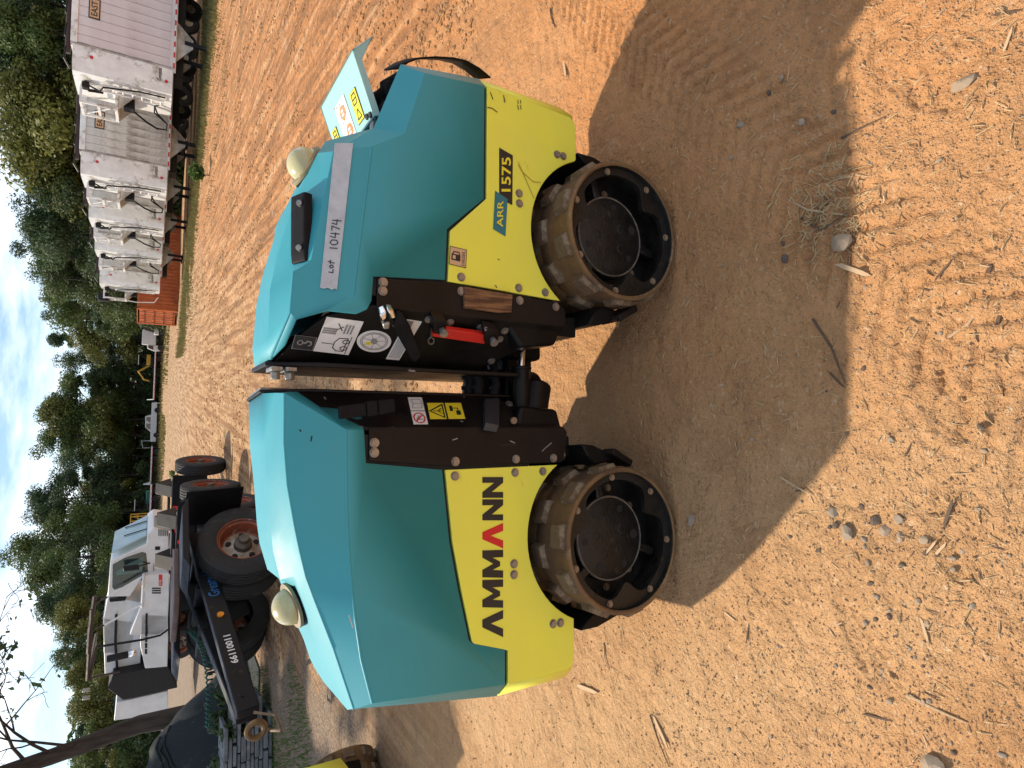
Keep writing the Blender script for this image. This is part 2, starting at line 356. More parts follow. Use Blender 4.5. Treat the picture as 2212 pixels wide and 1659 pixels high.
strip(mb, T2, [mirror(p) for p in T2])
r1, r2, b5, b6 = V((.211, -.25, 1.035)), V((.425, -.25, .957)), V((.193, -.30, .960)), V((.391, -.30, .901))
lowR = [(.413, .702), (.054, .704), (-.061, .826), (-.212, .831), (-.230, 1.045), (-.298, 1.049)]
both(mb, B2 + [b5, b6] + [V((x, -.30, z)) for x, z in lowR])
both(mb, [B2[-1], C2[-1], r1, b5]); both(mb, [b5, r1, r2, b6])
et, eb = V((.462, -.20, .925)), V((.498, -.20, .668))
both(mb, [b6, r2, et, eb, V((.413, -.30, .702))]); mb.poly([et, eb, mirror(eb), mirror(et)])
both(mb, [r1, r2, V((.42, -.24, .84)), V((.21, -.24, .84))])
mb.poly([r1, C2[-1], G2[-1], T2[-1], mirror(T2[-1]), mirror(G2[-1]), mirror(C2[-1]), mirror(r1), V((.205, .24, .84)), V((.205, -.24, .84))])
PRo = Plane(PR.p + PR.n * .012, FR.w(-.46, -.13, .5) + PR.n * .012, FR.w(-.315, -.30, 1.2) + PR.n * .012)
q1, q2, q3, q4, q5 = [hp(PRo, FR, z5(*q)) for q in ((60, 985), (205, 655), (590, 540), (950, 578), (1085, 525))]
C00 = V((-.455, -.14, 1.276))
both(mb, [C2[0], C00, q1, q2]); both(mb, [C2[0], q2, q3, q4, q5, V((-.298, -.30, 1.049)), B2[0]])
both(mb, [C2[0], G2[0], T2[0], C00]); mb.poly([T2[0], C00, mirror(C00), mirror(T2[0])])
hr = mb.build('hood', TEAL, roller, MR, smooth=24); shrink(hr)
hr['label'] = 'teal hood with a masking tape strip and open engine bay'
# softened fold lines of the hoods: thin rounded beads along the creases
for fr_, M_, lines in ((FL, ML, (B, C)), (FR, MR, (B2, [C00] + C2[:2]))):
    for ln in lines:
        mb = MB(); mb.tube([p + V((0, .0034, -.001)) for p in ln], .0046, 8); mb.build('fold_bead', TEAL, roller, M_, smooth=60)
# dark bodies behind the seams
mb = MB(); mb.xz([(-.36, .40), (-.34, .98), (-.28, 1.02), (.35, 1.06), (.36, .42), (.2, .55), (-.2, .55)], -.29, .29); mb.build('chassis', BLKIN, roller, ML)
mb = MB(); mb.xz([(.39, .40), (.40, .84), (.19, .84), (.12, 1.03), (-.28, 1.06), (-.30, .45), (-.2, .55), (.2, .55)], -.29, .29); mb.build('chassis', BLKIN, roller, MR)
# yellow side panels and bumpers
def arch(cx, cz, r, a0, a1, n=22): return [(cx + r * math.cos(lerp(a0, a1, i / n)), cz + r * math.sin(lerp(a0, a1, i / n))) for i in range(n + 1)]
arcL = arch(.010, .252, .28, math.atan2(.152, .235), math.pi - math.atan2(.116, .255))
arcR = arch(-.004, .252, .278, math.pi - math.atan2(.165, .226), math.atan2(.10, .258))
yl = [(.244, .808), (.245, .41)] + arcL + [(-.262, .369), (-.372, .376), (-.388, .386), (-.394, .40), (-.392, .620), (-.296, .616), (-.262, .724), (-.250, .735), (-.092, .767), (.038, .790)]
yr = [(-.216, .821), (-.229, .425)] + arcR + [(.262, .348), (.375, .348), (.396, .355), (.405, .372), (.418, .692), (.058, .693), (-.064, .815)]
for fr_, M_, pl, xe, xs, zt, zb in ((FL, ML, yl, -.457, -.394, .598, .40), (FR, MR, yr, .495, .412, .664, .375)):
    for sgn in (-1, 1):
        mb = MB(); mb.xz(pl, sgn * .300, sgn * .288); mb.build('side_panel', YEL, roller, M_, bevel=.002)
    mb = MB(); s_ = 1 if xe > 0 else -1
    plan = [(xs, -.2985), (xe, -.20), (xe, .20), (xs, .2985)]
    zz = [(.385 if xe < 0 else .36, .620 if xe < 0 else .692), (.345, zt), (.345, zt), (.385 if xe < 0 else .36, .620 if xe < 0 else .692)]
    fr4 = [V((x, y, z)) for (x, y), zp in zip(plan, zz) for z in zp]
    mb.add(fr4, [(0, 2, 3, 1), (2, 4, 5, 3), (4, 6, 7, 5)])
    o = mb.build('bumper', YEL, roller, M_, smooth=20); shrink(o, .010)
# lettering
def letter(shape, x0, x1, m):
    tl, tr, br, bl = [FL.hit(*z1(*q), -.30) for q in ((1105, 1240), (1105, 465), (1205, 465), (1205, 1240))]
    pts = []
    for a, b in shape:
        u = lerp(x0, x1, a); q = lerp(lerp(bl, br, u), lerp(tl, tr, u), b); pts.append((q.x, q.z))
    mb = MB(); mb.xz(pts, -.3006, -.3016); mb.build('letter', m, roller, ML, smooth=0)
LA = [(0, 0), (.36, 1), (.64, 1), (1, 0), (.69, 0), (.5, .60), (.31, 0)]
LM = [(0, 0), (.02, 1), (.28, 1), (.5, .48), (.72, 1), (.98, 1), (1, 0), (.74, 0), (.72, .52), (.58, .15), (.42, .15), (.28, .52), (.26, 0)]
LN = [(0, 0), (0, 1), (.27, 1), (.72, .44), (.72, 1), (1, 1), (1, 0), (.73, 0), (.28, .56), (.28, 0)]
for shp, a, b, m in ((LA, 0, .165, INK), (LM, .178, .352, INK), (LM, .362, .536, INK), (LA, .545, .705, REDP), (LN, .722, .856, INK), (LN, .866, 1, INK)): letter(shp, a, b, m)
# flat stickers, prints and text laid on a plane
def decal(name, m, P, pl, lift=.0015, parent=None, th=.001):
    mb = MB(); mb.prism([pl.hit(*q, lift) for q in P], -pl.n * th); return mb.build(name, m, parent or roller, smooth=0)
def text(s_, m, P, pl, lift, parent, name='print', bold=0.0):   # P: bottom-left, bottom-right, top-right, top-left (upright view)
    cu = bpy.data.curves.new('t', 'FONT'); cu.body = s_; cu.offset = bold; cu.resolution_u = 3
    to = bpy.data.objects.new('t', cu); sc.collection.objects.link(to); dg = bpy.context.evaluated_depsgraph_get()
    me = bpy.data.meshes.new_from_object(to.evaluated_get(dg)); bpy.data.objects.remove(to); bpy.data.curves.remove(cu)
    xs = [v.co.x for v in me.vertices]; ys = [v.co.y for v in me.vertices]; x0, x1, y0, y1 = min(xs), max(xs), min(ys), max(ys)
    c = [pl.hit(*q, lift) for q in P]
    for v in me.vertices:
        a = (v.co.x - x0) / (x1 - x0); b = (v.co.y - y0) / (y1 - y0)
        v.co = lerp(lerp(c[0], c[1], a), lerp(c[3], c[2], a), b)
    me.materials.clear(); return add(name, me, m, parent)
def rect(x0, x1, y0, y1): return [(x1, y1), (x1, y0), (x0, y0), (x0, y1)]
def inset(P, k):
    cx = sum(p[0] for p in P) / len(P); cy = sum(p[1] for p in P) / len(P); return [(lerp(p[0], cx, k), lerp(p[1], cy, k)) for p in P]
def sub(P, a0, a1, b0, b1):        # part of a bl,br,tr,tl quad
    g = lambda a, b: tuple(lerp(lerp(P[0][i], P[1][i], a), lerp(P[3][i], P[2][i], a), b) for i in (0, 1))
    return [g(a0, b0), g(a1, b0), g(a1, b1), g(a0, b1)]
def stroke(name, m, pts, wd, pl, lift, parent, closed=False):
    W = [pl.hit(*q, lift) for q in pts]; mb = MB()
    if closed: W = W + [W[0]]
    for a, b in zip(W, W[1:]):
        t = (b - a); t2 = t.normalized() * wd * .5; s_ = pl.n.cross(t).normalized() * wd / 2
        mb.add([a - s_ - t2 * .6, b - s_ + t2 * .6, b + s_ + t2 * .6, a + s_ - t2 * .6], [(0, 1, 2, 3)])
    return mb.build(name, m, parent, smooth=0)
# ARR 1575
d = decal('model_plate', INK, [z3(*q) for q in ((1336, 665), (1410, 708), (1407, 978), (1336, 940))], SR)
text('1575', YELP, [z3(*q) for q in ((1398, 905), (1400, 718), (1350, 718), (1348, 905))], SR, .0026, d, bold=.02)
d = decal('model_plate', TEALP, [z3(*q) for q in ((1314, 900), (1381, 945), (1370, 1148), (1303, 1108))], SR, .0024)
text('ARR', YELP, [z3(*q) for q in ((1356, 1098), (1358, 955), (1326, 955), (1322, 1098))], SR, .0036, d, bold=.01)
P = [z3(*q) for q in ((1155, 1322), (1160, 1222), (1068, 1200), (1062, 1300))]
d = decal('fuel_sticker', INK, P, SR); decal('print', SAND, inset(P, .07), SR, .0024, d)
decal('print', INK, sub(P, .28, .62, .36, .88), SR, .0032, d); decal('print', SAND, sub(P, .35, .55, .64, .80), SR, .0040, d)
stroke('print', INK, [sub(P, .62, .62, .42, .42)[0], sub(P, .76, .76, .45, .45)[0], sub(P, .74, .74, .76, .76)[0], sub(P, .62, .62, .82, .82)[0]], .003, SR, .0034, d)
text('DIESEL', INK, sub(P, .1, .9, .10, .27), SR, .0034, d)
# warning stickers on the left black panel
P = [z1(*q) for q in ((848, 213), (815, 75), (740, 75), (770, 213))]
d = decal('warning_sticker', INK, P, PL); decal('print', WHITEP, sub(P, .03, .485, .05, .95), PL, .0024, d); decal('print', WHITEP, sub(P, .515, .97, .05, .95), PL, .0024, d)
ring = lambda P, ca, cb, ra, rb, n=18: [sub(P, ca + ra * math.cos(2 * math.pi * i / n), 0, cb + rb * math.sin(2 * math.pi * i / n), 0)[0] for i in range(n)]
stroke('print', REDP, ring(P, .25, .5, .17, .34), .004, PL, .0034, d, True); stroke('print', REDP, [sub(P, .13, 0, .74, 0)[0], sub(P, .37, 0, .26, 0)[0]], .004, PL, .0036, d)
stroke('print', GREYP, [sub(P, .2, 0, .3, 0)[0], sub(P, .2, 0, .66, 0)[0], sub(P, .32, 0, .5, 0)[0]], .004, PL, .0032, d)
stroke('print', GREYP, [sub(P, a, 0, b, 0)[0] for a, b in ((.6, .2), (.6, .8), (.75, .7), (.9, .8), (.9, .2), (.75, .12))], .002, PL, .0034, d, True); stroke('print', GREYP, [sub(P, .75, 0, .12, 0)[0], sub(P, .75, 0, .7, 0)[0]], .002, PL, .0034, d)
P = [z1(*q) for q in ((1028, 185), (1005, 103), (833, 103), (850, 187))]
d = decal('warning_sticker', INK, P, PL); decal('print', YELP, sub(P, .04, .96, .525, .975), PL, .0024, d); decal('print', YELP, sub(P, .04, .96, .025, .475), PL, .0024, d)
stroke('print', INK, [sub(P, a, 0, b, 0)[0] for a, b in ((.12, .57), (.88, .57), (.5, .94))], .0045, PL, .0034, d, True)
stroke('print', INK, [sub(P, a, 0, b, 0)[0] for a, b in ((.35, .62), (.5, .72), (.65, .62))], .003, PL, .0034, d); stroke('print', INK, [sub(P, .5, 0, .62, 0)[0], sub(P, .5, 0, .84, 0)[0]], .003, PL, .0034, d)
decal('print', INK, sub(P, .28, .52, .10, .22), PL, .0034, d); decal('print', INK, sub(P, .50, .80, .30, .38), PL, .0034, d); stroke('print', INK, [sub(P, .52, 0, .16, 0)[0], sub(P, .66, 0, .16, 0)[0], sub(P, .66, 0, .34, 0)[0]], .003, PL, .0034, d)
# instruction stickers on the right black panel
P = [z5(*q) for q in ((860, 1100), (1050, 685), (590, 625), (420, 1050))]
d = decal('instruction_sticker', WHITEP, P, PR)
for a, b in (((.56, .60), (.56, .95)), ((.62, .60), (.62, .95)), ((.68, .60), (.68, .95))): stroke('print', GREYP, [sub(P, a[0], 0, a[1], 0)[0], sub(P, b[0], 0, b[1], 0)[0]], .006, PR, .0026, d)
stroke('print', INK, [sub(P, .66, 0, .62, 0)[0], sub(P, .78, 0, .45, 0)[0]], .0025, PR, .0026, d); stroke('print', INK, [sub(P, .66, 0, .45, 0)[0], sub(P, .86, 0, .62, 0)[0]], .0025, PR, .0026, d)
for k in range(3): stroke('print', GREYP, [sub(P, .60, 0, .38 - .09 * k, 0)[0], sub(P, .84, 0, .38 - .09 * k, 0)[0]], .005, PR, .0026, d)
stroke('print', INK, [sub(P, a, 0, b, 0)[0] for a, b in ((.08, .20), (.08, .40), (.16, .52), (.32, .52), (.44, .44), (.46, .20))], .0025, PR, .0026, d, True)
for ca in (.17, .36): stroke('print', INK, ring(P, ca, .22, .055, .09, 12), .0025, PR, .0026, d, True)
stroke('print', INK, [sub(P, .02, 0, .12, 0)[0], sub(P, .52, 0, .12, 0)[0]], .002, PR, .0026, d); stroke('print', INK, [sub(P, .26, 0, .52, 0)[0], sub(P, .26, 0, .86, 0)[0]], .002, PR, .0026, d)
cE = lambda rx, ry, n=28: [z5(1178 + rx * math.cos(2 * math.pi * i / n), 930 + ry * math.sin(2 * math.pi * i / n)) for i in range(n)]
d = decal('round_chart_sticker', WHITEP, cE(215, 135), PR); stroke('print', GREYP, cE(170, 106), .002, PR, .0026, d, True); stroke('print', GREYP, cE(150, 93), .002, PR, .0026, d, True)
decal('print', GREYP, cE(45, 36, 9), PR, .0026, d); decal('print', YELP, [z5(*q) for q in ((1075, 940), (1140, 935), (1135, 975), (1078, 975))], PR, .0026, d)
for i in range(7): stroke('print', GREYP, [cE(45, 36, 7)[i], cE(150, 93, 7)[i]], .0014, PR, .0026, d)
P = [z5(*q) for q in ((1490, 1165), (1775, 685), (1590, 655), (1325, 1150))]
d = decal('instruction_sticker', WHITEP, P, PR)
for k in range(6): stroke('print', GREYP, [sub(P, .05, 0, .14 + .14 * k, 0)[0], sub(P, .6, 0, .14 + .14 * k, 0)[0]], .0022, PR, .0026, d)
decal('print', GREYP, sub(P, .78, .97, .5, .92), PR, .0026, d)
P = [z5(*q) for q in ((415, 1045), (470, 885), (195, 850), (150, 1020))]
d = decal('hook_plate', GREYP, P, PR, .002); decal('print', INK, inset(P, .06), PR, .003, d)
stroke('print', GREYP, ring(P, .5, .68, .16, .12, 10), .003, PR, .0038, d, True); stroke('print', GREYP, [sub(P, a, 0, b, 0)[0] for a, b in ((.5, .56), (.5, .44), (.66, .36), (.62, .2), (.42, .16), (.32, .26))], .004, PR, .0038, d)
# masking tape with handwriting
P = [z3(*q) for q in ((460, 1440), (540, 640), (440, 640), (360, 1430))]
rag = [z3(*q) for q in ((540, 640), (452, 1440), (440, 1432), (425, 1440), (402, 1428), (380, 1434), (360, 1428), (440, 640))]
d = decal('masking_tape', TAPE, rag, PRF, .0035)
Q = lambda a, b: sub(P, a, 0, b, 0)[0]
for st in ([(.115, .62), (.112, .40), (.135, .40)], [(.148, .42), (.143, .56), (.157, .60), (.165, .48), (.155, .40), (.148, .42)], [(.178, .36), (.186, .70)], [(.172, .58), (.196, .60)],
           [(.28, .70), (.28, .30)], [(.31, .32), (.30, .55), (.315, .72), (.335, .62), (.335, .38), (.32, .28), (.31, .32)], [(.36, .74), (.352, .46), (.385, .46)], [(.38, .72), (.378, .25)], [(.40, .68), (.43, .70), (.412, .26)], [(.45, .72), (.442, .45), (.475, .45)], [(.47, .70), (.468, .22)]):
    stroke('handwriting', INK, [Q(*q) for q in st], .0026, PRF, .0048, d)
# scuffs on the paint
for pl_, m_, fn, w_, ls in ((SR, INK, z3, .0028, ([(1288, 365), (1302, 402)], [(1272, 445), (1300, 452), (1325, 472)], [(1360, 380), (1366, 418)], [(1437, 408), (1439, 425)], [(1437, 435), (1441, 458)], [(1452, 408), (1453, 424)], [(1452, 436), (1455, 456)], [(1330, 1272), (1336, 1276)], [(1315, 1415), (1322, 1427)])),
        (SR, mat('ochre_scrape', (.50, .36, .05), (.42, .28, .05), .6), z3, .003, ([(1440, 745), (1490, 860), (1525, 940)], [(1465, 800), (1520, 850), (1560, 855)], [(1440, 760), (1475, 820)])), (SL, GREYP, z1, .003, ([(985, 278), (962, 286)], [(1240, 290), (1262, 300)], [(1440, 300), (1410, 325), (1395, 340)])), (SL, TAPE, z1, .003, ([(460, 1135), (478, 1195)],)), (SL, BLKIN, z1, .004, ([(280, 268), (276, 290)], [(222, 236), (226, 244)]))):
    for l_ in ls: stroke('scuff', m_, [fn(*q) for q in l_], w_, pl_, .0022, roller)
# bolts
hexm = MB().cyl((0, 0, 0), (0, 0, .0065), .0105, 6); hexm.cyl((0, 0, -.001), (0, 0, .0018), .0135, 14); hexm = hexm.mesh('bolt', 25)
def bolt(P, pl, s_=1.0, m=ZINC, parent=None):
    me = hexm
    if m is not ZINC:
        me = bpy.data.meshes.get('bolt_' + m.name) or hexm.copy()
        if me.name != 'bolt_' + m.name: me.name = 'bolt_' + m.name; me.materials.clear(); me.materials.append(m)
    q = pl.n.to_track_quat('Z', 'Y').to_matrix().to_4x4(); q.translation = pl.hit(*P)
    return add('bolt', me, m, parent or roller, q @ Matrix.Rotation(random.random() * 3, 4, 'Z') @ Matrix.Scale(s_, 4))
for q in ((972, 460), (1263, 443), (1397, 437), (1258, 885), (1258, 937), (1448, 1175), (1483, 1170), (583, 300), (582, 347), (975, 390), (1268, 378), (1449, 373)): bolt(z1(*q), SL, 1.02)
bolt(z1(1235, 112), PL)
for q in ((865, 190), (862, 247), (1390, 250), (1780, 312), (2022, 354), (1388, 155), (1773, 228), (1950, 258)): bolt(z2(*q), SR)
for q in ((1443, 915), (1445, 970), (1650, 703), (1683, 712)): bolt(z3(*q), SR)
for q in ((1172, 437), (1313, 457), (1517, 490), (1680, 513), (1733, 515), (1590, 716), (1645, 570)): bolt(z2(*q), PR, .95)
# black inner panels
def panel(fr, M_, flat, x_in, y_in, inner):
    mb = MB(); mb.xz(flat, -.3005, -.290); mb.build('corner_panel', BLKP, roller, M_, bevel=.003)
    mb = MB(); mb.xz([(a, b) for a, b in flat], .3005, .290); mb.build('corner_panel', BLKP, roller, M_, bevel=.003)
panel(FL, ML, [(.279, 1.037), (.257, .813), (.251, .392), (.262, .372), (.352, .360), (.368, .372), (.368, 1.035)], 0, 0, 0)
panel(FR, MR, [(-.233, 1.033), (-.220, .81), (-.236, .425), (-.252, .398), (-.300, .392), (-.315, .405), (-.315, 1.035)], 0, 0, 0)
def inclined(fr, M_, a, b, zs_a, zs_b, extra=()):
    for sg in (1, -1):
        pts = [V((a[0], sg * a[1], zs_a[0])), V((a[0], sg * a[1], zs_a[1]))] + [V((x, sg * y, z)) for x, y, z in extra] + [V((b[0], sg * b[1], zs_b[1])), V((b[0], sg * b[1], zs_b[0]))]
        n = (pts[1] - pts[0]).cross(pts[-1] - pts[0]).normalized()
        if n.y * sg * -1 > 0: n = -n                       # pointing to the machine centre
        mb = MB(); mb.prism(pts, n * .012 if n.y * sg * a[1] < 0 else -n * .012); mb.build('inner_panel', BLKP if fr is FL else BLK, roller, M_, bevel=.002)
inclined(FL, ML, (.368, -.30), (.48, -.17), (.375, 1.045), (.56, 1.22), ((.43, -.228, 1.15), (.455, -.199, 1.20)))
inclined(FR, MR, (-.315, -.30), (-.46, -.13), (.405, 1.05), (.64, 1.262), ((-.345, -.265, 1.16), (-.40, -.20, 1.22)))
# foot of the corner panels, curling under
mb = MB(); mb.xz([(.355, .365), (.43, .385), (.44, .53), (.368, .55)], -.285, -.17); mb.build('panel_foot', BLK, roller, ML, bevel=.012)
mb = MB(); mb.xz([(-.305, .395), (-.375, .425), (-.39, .56), (-.315, .62)], -.285, -.15); mb.build('panel_foot', BLK, roller, MR, bevel=.012)
# end plates facing each other across the joint
for fr_, M_, x0, dx, zt in ((FL, ML, .478, .010, 1.292), (FR, MR, -.474, .014, 1.287)):
    mb = MB(); hw = .175
    pts = [(-hw, .50), (-hw, zt - .13), (-hw + .05, zt), (hw - .05, zt), (hw, zt - .13), (hw, .50)]
    mb.prism([(x0, a, b) for a, b in pts], (dx, 0, 0)); mb.build('end_plate', BLKP, roller, M_, bevel=.003)
mb = MB(); mb.box((.492, 0, 1.25), (.008, .22, .075)); mb.build('wear_strip', ZINC, roller, ML, bevel=.002)
for zz in (1.262, 1.225): mb = MB(); mb.cyl((-.490, -.14, zz), (-.510, -.14, zz), .014, 6); mb.box((-.482, -.12, zz), (.012, .09, .03)); mb.build('plate_bolt', ZINC, roller, MR, bevel=.002)
# articulation: centre joint, steering cylinder, hoses
mb = MB(); mb.box((0, .02, .42), (.30, .20, .12)); mb.box((-.16, .02, .45), (.12, .26, .22)); mb.box((.17, .02, .44), (.12, .26, .20)); mb.build('joint_frame', BLK, roller, MM, bevel=.015)
mb = MB(); mb.cyl((0, .02, .30), (0, .02, .56), .085, 24); mb.build('joint_pivot', BLK, roller, MM, bevel=.006)
cy0, cy1, cy2 = [FM.hit(*z7(*q), -.16) for q in ((1000, 1520), (1000, 975), (1010, 600))]
mb = MB(); mb.cyl(cy0, cy1, .031, 20); mb.cyl(cy1 - V((.012, 0, 0)), cy1, .036, 20); mb.build('steering_cylinder', BLKP, roller, MM, bevel=.003)
mb = MB(); mb.cyl(cy1, cy2, .0125, 16); mb.build('chrome_rod', CHROME, roller, MM)
mb = MB(); mb.cyl(cy0 + V((-.03, 0, -.045)), cy1 + V((-.06, .03, -.075)), .05, 16, r2=.06); mb.build('joint_boss', BLKP, roller, MM, bevel=.01)
for k, (a, b, yy, r) in enumerate(((300, 290, -.10, .016), (400, 420, -.12, .018), (500, 490, -.06, .016), (640, 640, -.13, .013))):
    p0, p1 = FM.hit(*z7(a, 980), yy), FM.hit(*z7(b, 1420), yy); md = (p0 + p1) / 2 + V((0, -.01, -.006))
    mb = MB(); mb.tube([p0 + V((.05, 0, 0)), p0, md, p1, p1 - V((.05, 0, 0))], r, 10)
    for t in (.3, .62): q = lerp(p0, p1, t); mb.cyl(q - V((.006, 0, 0)), q + V((.006, 0, 0)), r * 1.22, 10)
    mb.build('hydraulic_hose', RUB, roller, MM)
# fittings on the right black panel: red lock bar, brackets, shackle lever, chain clip
mb = MB(); mb.prism([PR.hit(*z2(*q), .030) for q in ((1195, 492), (1550, 541), (1548, 606), (1197, 556))], -PR.n * .018); mb.build('red_lock_bar', RED, roller, bevel=.003)
for pts in ([(1200, 438), (1290, 448), (1288, 545), (1200, 535)], [(1548, 500), (1640, 515), (1636, 615), (1546, 598)]):
    mb = MB(); mb.prism([PR.hit(*z2(*q), .042) for q in pts], -PR.n * .040); mb.build('bracket', BLKP, roller, bevel=.003)
for q in ((1262, 508), (1598, 570)): 
    c0 = PR.hit(*z2(*q), .042); mb = MB(); mb.cyl(c0, c0 + PR.n * .022, .0095, 12); mb.cyl(c0 + PR.n * .012, c0 + PR.n * .02, .0125, 12); mb.build('pin', ZINC, roller)
cl = [PR.hit(*z2(1187 + 20 * math.cos(a), 582 + 22 * math.sin(a)), .012) for a in [i * .55 for i in range(12)]]
mb = MB(); mb.tube(cl, .0022, 6); mb.tube([PR.hit(*z2(1188, 560), .012), PR.hit(*z2(1192, 470), .014)], .003, 6); mb.build('clip_ring', ZINC, roller)
mb = MB(); mb.prism([PR.hit(*z5(*q), .055) for q in ((1480, 600), (1555, 625), (1645, 790), (1765, 1095), (1765, 1120), (1695, 1195), (1645, 1170), (1405, 745))], -PR.n * .022); mb.build('locking_lever', RUB, roller, bevel=.004)
for pts in ([(1250, 600), (1330, 565), (1345, 640), (1270, 700)], [(1345, 550), (1430, 565), (1460, 640), (1390, 660)], [(1285, 715), (1380, 700), (1375, 780), (1300, 785)]):
    mb = MB(); mb.prism([PR.hit(*z5(*q), .060) for q in pts], -PR.n * .032); mb.build('latch_buckle', CHROME if pts[0][0] != 1285 else ZINC, roller, bevel=.004)
mb = MB(); mb.prism([PR.hit(*z5(*q), .052) for q in ((1290, 680), (1400, 640), (1450, 700), (1330, 760))], -PR.n * .055); mb.build('lever_mount', BLK, roller, bevel=.003)
# wood worn piece, rubber latch, small angle bracket on left
mb = MB(); mb.prism([SR.hit(*z2(*q), .014) for q in ((1412, 218), (1735, 272), (1727, 390), (1640, 392), (1412, 360))], -SR.n * .013); mb.build('wood_block', WOOD, roller, bevel=.002)
SLo = FL.side(-.318)
mb = MB()
mb.prism([SLo.hit(*z1(*q)) for q in ((410, 122), (545, 104), (548, 168), (415, 184))], -SL.n * .016); mb.prism([SLo.hit(*z1(*q), .006) for q in ((548, 98), (600, 92), (604, 165), (552, 172))], -SL.n * .028); mb.prism([SLo.hit(*z1(*q)) for q in ((600, 94), (682, 82), (688, 148), (604, 165))], -SL.n * .03)
mb.build('rubber_latch', RUB, roller, bevel=.004)
mb = MB(); mb.prism([PL.hit(*z1(*q), .03) for q in ((1118, 85), (1190, 82), (1188, 215), (1120, 205))], -PL.n * .028); mb.build('angle_bracket', mat('grey_bracket', (.055, .055, .06), (.04, .04, .045), .4, metal=.4), roller, bevel=.003)
mb = MB(); c0 = SL.hit(*z1(1258, 192)); mb.cyl(c0 - SL.n * .005, c0 + SL.n * .004, .011, 14); mb.build('plug', RUSTB, roller, bevel=.001)
mb = MB(); c0 = PL.hit(*z1(712, 150)); mb.cyl(c0 - PL.n * .002, c0 + PL.n * .004, .022, 18); mb.build('round_plug', BLK, roller, bevel=.001)
# headlights
for fr_, M_, c_, ax in ((FL, ML, (-.117, -.06, 1.170), V((-.30, -.12, .95))), (FR, MR, (.120, -.085, 1.168), V((.40, -.14, .90)))):
    q = ax.to_track_quat('Z', 'Y').to_matrix().to_4x4(); q.translation = V(c_)
    hd = MB().lathe([(0, -.03), (.058, -.03), (.060, .000), (.067, .002), (.067, .009), (.062, .012), (.057, .018), (0, .018)], 32, q).build('headlight', BLK, roller, M_)
    MB().lathe([(.0535, .012), (.066, .013), (.067, .018), (.066, .022), (.053, .024), (.053, .012)], 32, q).build('trim_ring', mat('lamp_ring', (.30, .24, .12), (.16, .12, .07), .5), hd, M_)
    MB().lathe([(.052 * math.cos(i * math.pi / 16), .022 + .050 * math.sin(i * math.pi / 16)) for i in range(9)], 32, q).build('lens', LENS, hd, M_, smooth=80)
# hood handle
Hp = [FR.hit(*z8(*q), -.215) for q in ((242, 385), (240, 500), (240, 650), (240, 780), (246, 850))]
mb = MB()
prof = [(-.011, -.034), (.011, -.034), (.014, -.028), (.014, .028), (.011, .034), (-.011, .034)]
for a, b in zip(Hp, Hp[1:]):
    t = (b - a).normalized(); s_ = t.cross(V((0, .6, .8))).normalized(); u_ = V((0, -.35, .94)); vv = V((0, .94, .35))
    mb.add([a + u_ * p + vv * q_ for p, q_ in prof] + [b + u_ * p + vv * q_ for p, q_ in prof], [(i, (i + 1) % 6, 6 + (i + 1) % 6, 6 + i) for i in range(6)])
k = len(mb.v); mb.f += [tuple(range(6)), tuple(range(k - 6, k))]
hnd = mb.build('grab_handle', RUB, roller, MR, bevel=.004)
for q in ((235, 447), (233, 752)):
    c0 = FR.hit(*z8(*q), -.232); MB().cyl(c0, c0 + V((0, -.012, .008)), .008, 12).build('screw', ZINC, hnd, MR)
# open lid with stickers and straps
gN, cN = FR.hit(*z6(905, 1185), -.19), FR.hit(*z6(620, 325), -.19); 
lw = .37
def lidp(a, b): return lerp(gN, cN, a) + V((0, lw * b, 0))
ln = (cN - gN).cross(V((0, 1, 0))).normalized(); ln = ln if ln.z > 0 else -ln
mb = MB(); mb.prism([lidp(0, 0), lidp(1, 0), lidp(1, 1), lidp(0, 1)], -ln * .012)
fl = FR.hit(804, 78, -.19) - cN
mb.prism([lidp(1, 0), lidp(1, 1), lidp(1, 1) + fl, lidp(1, 0) + fl + V((0, .0, 0))], -ln * .006)
mb.prism([lidp(0, 0), lidp(1, 0), lidp(1, 0) - ln * .022, lidp(0, 0) - ln * .022], (0, .006, 0)); mb.prism([lidp(.80, 0) - ln * .012, lidp(1, 0), lidp(1, 0) + fl], (0, .006, 0))
lid = mb.build('engine_lid', mat('sunlit_dusty_teal', (.30, .52, .50), (.26, .47, .46), .45, scale=4, coat=.1), roller, MR, bevel=.004)  # sunlight and dust are put into the lighter lid colour
gW, cW, bW = FR.M() @ lidp(0, 0), FR.M() @ lidp(1, 0), FR.M() @ lidp(0, 1); LP = Plane(gW, cW, bW)
def ldec(m, a0, a1, b0, b1, lift=.0016, parent=None, name='sticker'):
    mb = MB(); mb.prism([lidp(a, b) + ln * lift for a, b in ((a0, b0), (a1, b0), (a1, b1), (a0, b1))], -ln * .001); return mb.build(name, m, parent or lid, MR, smooth=0)
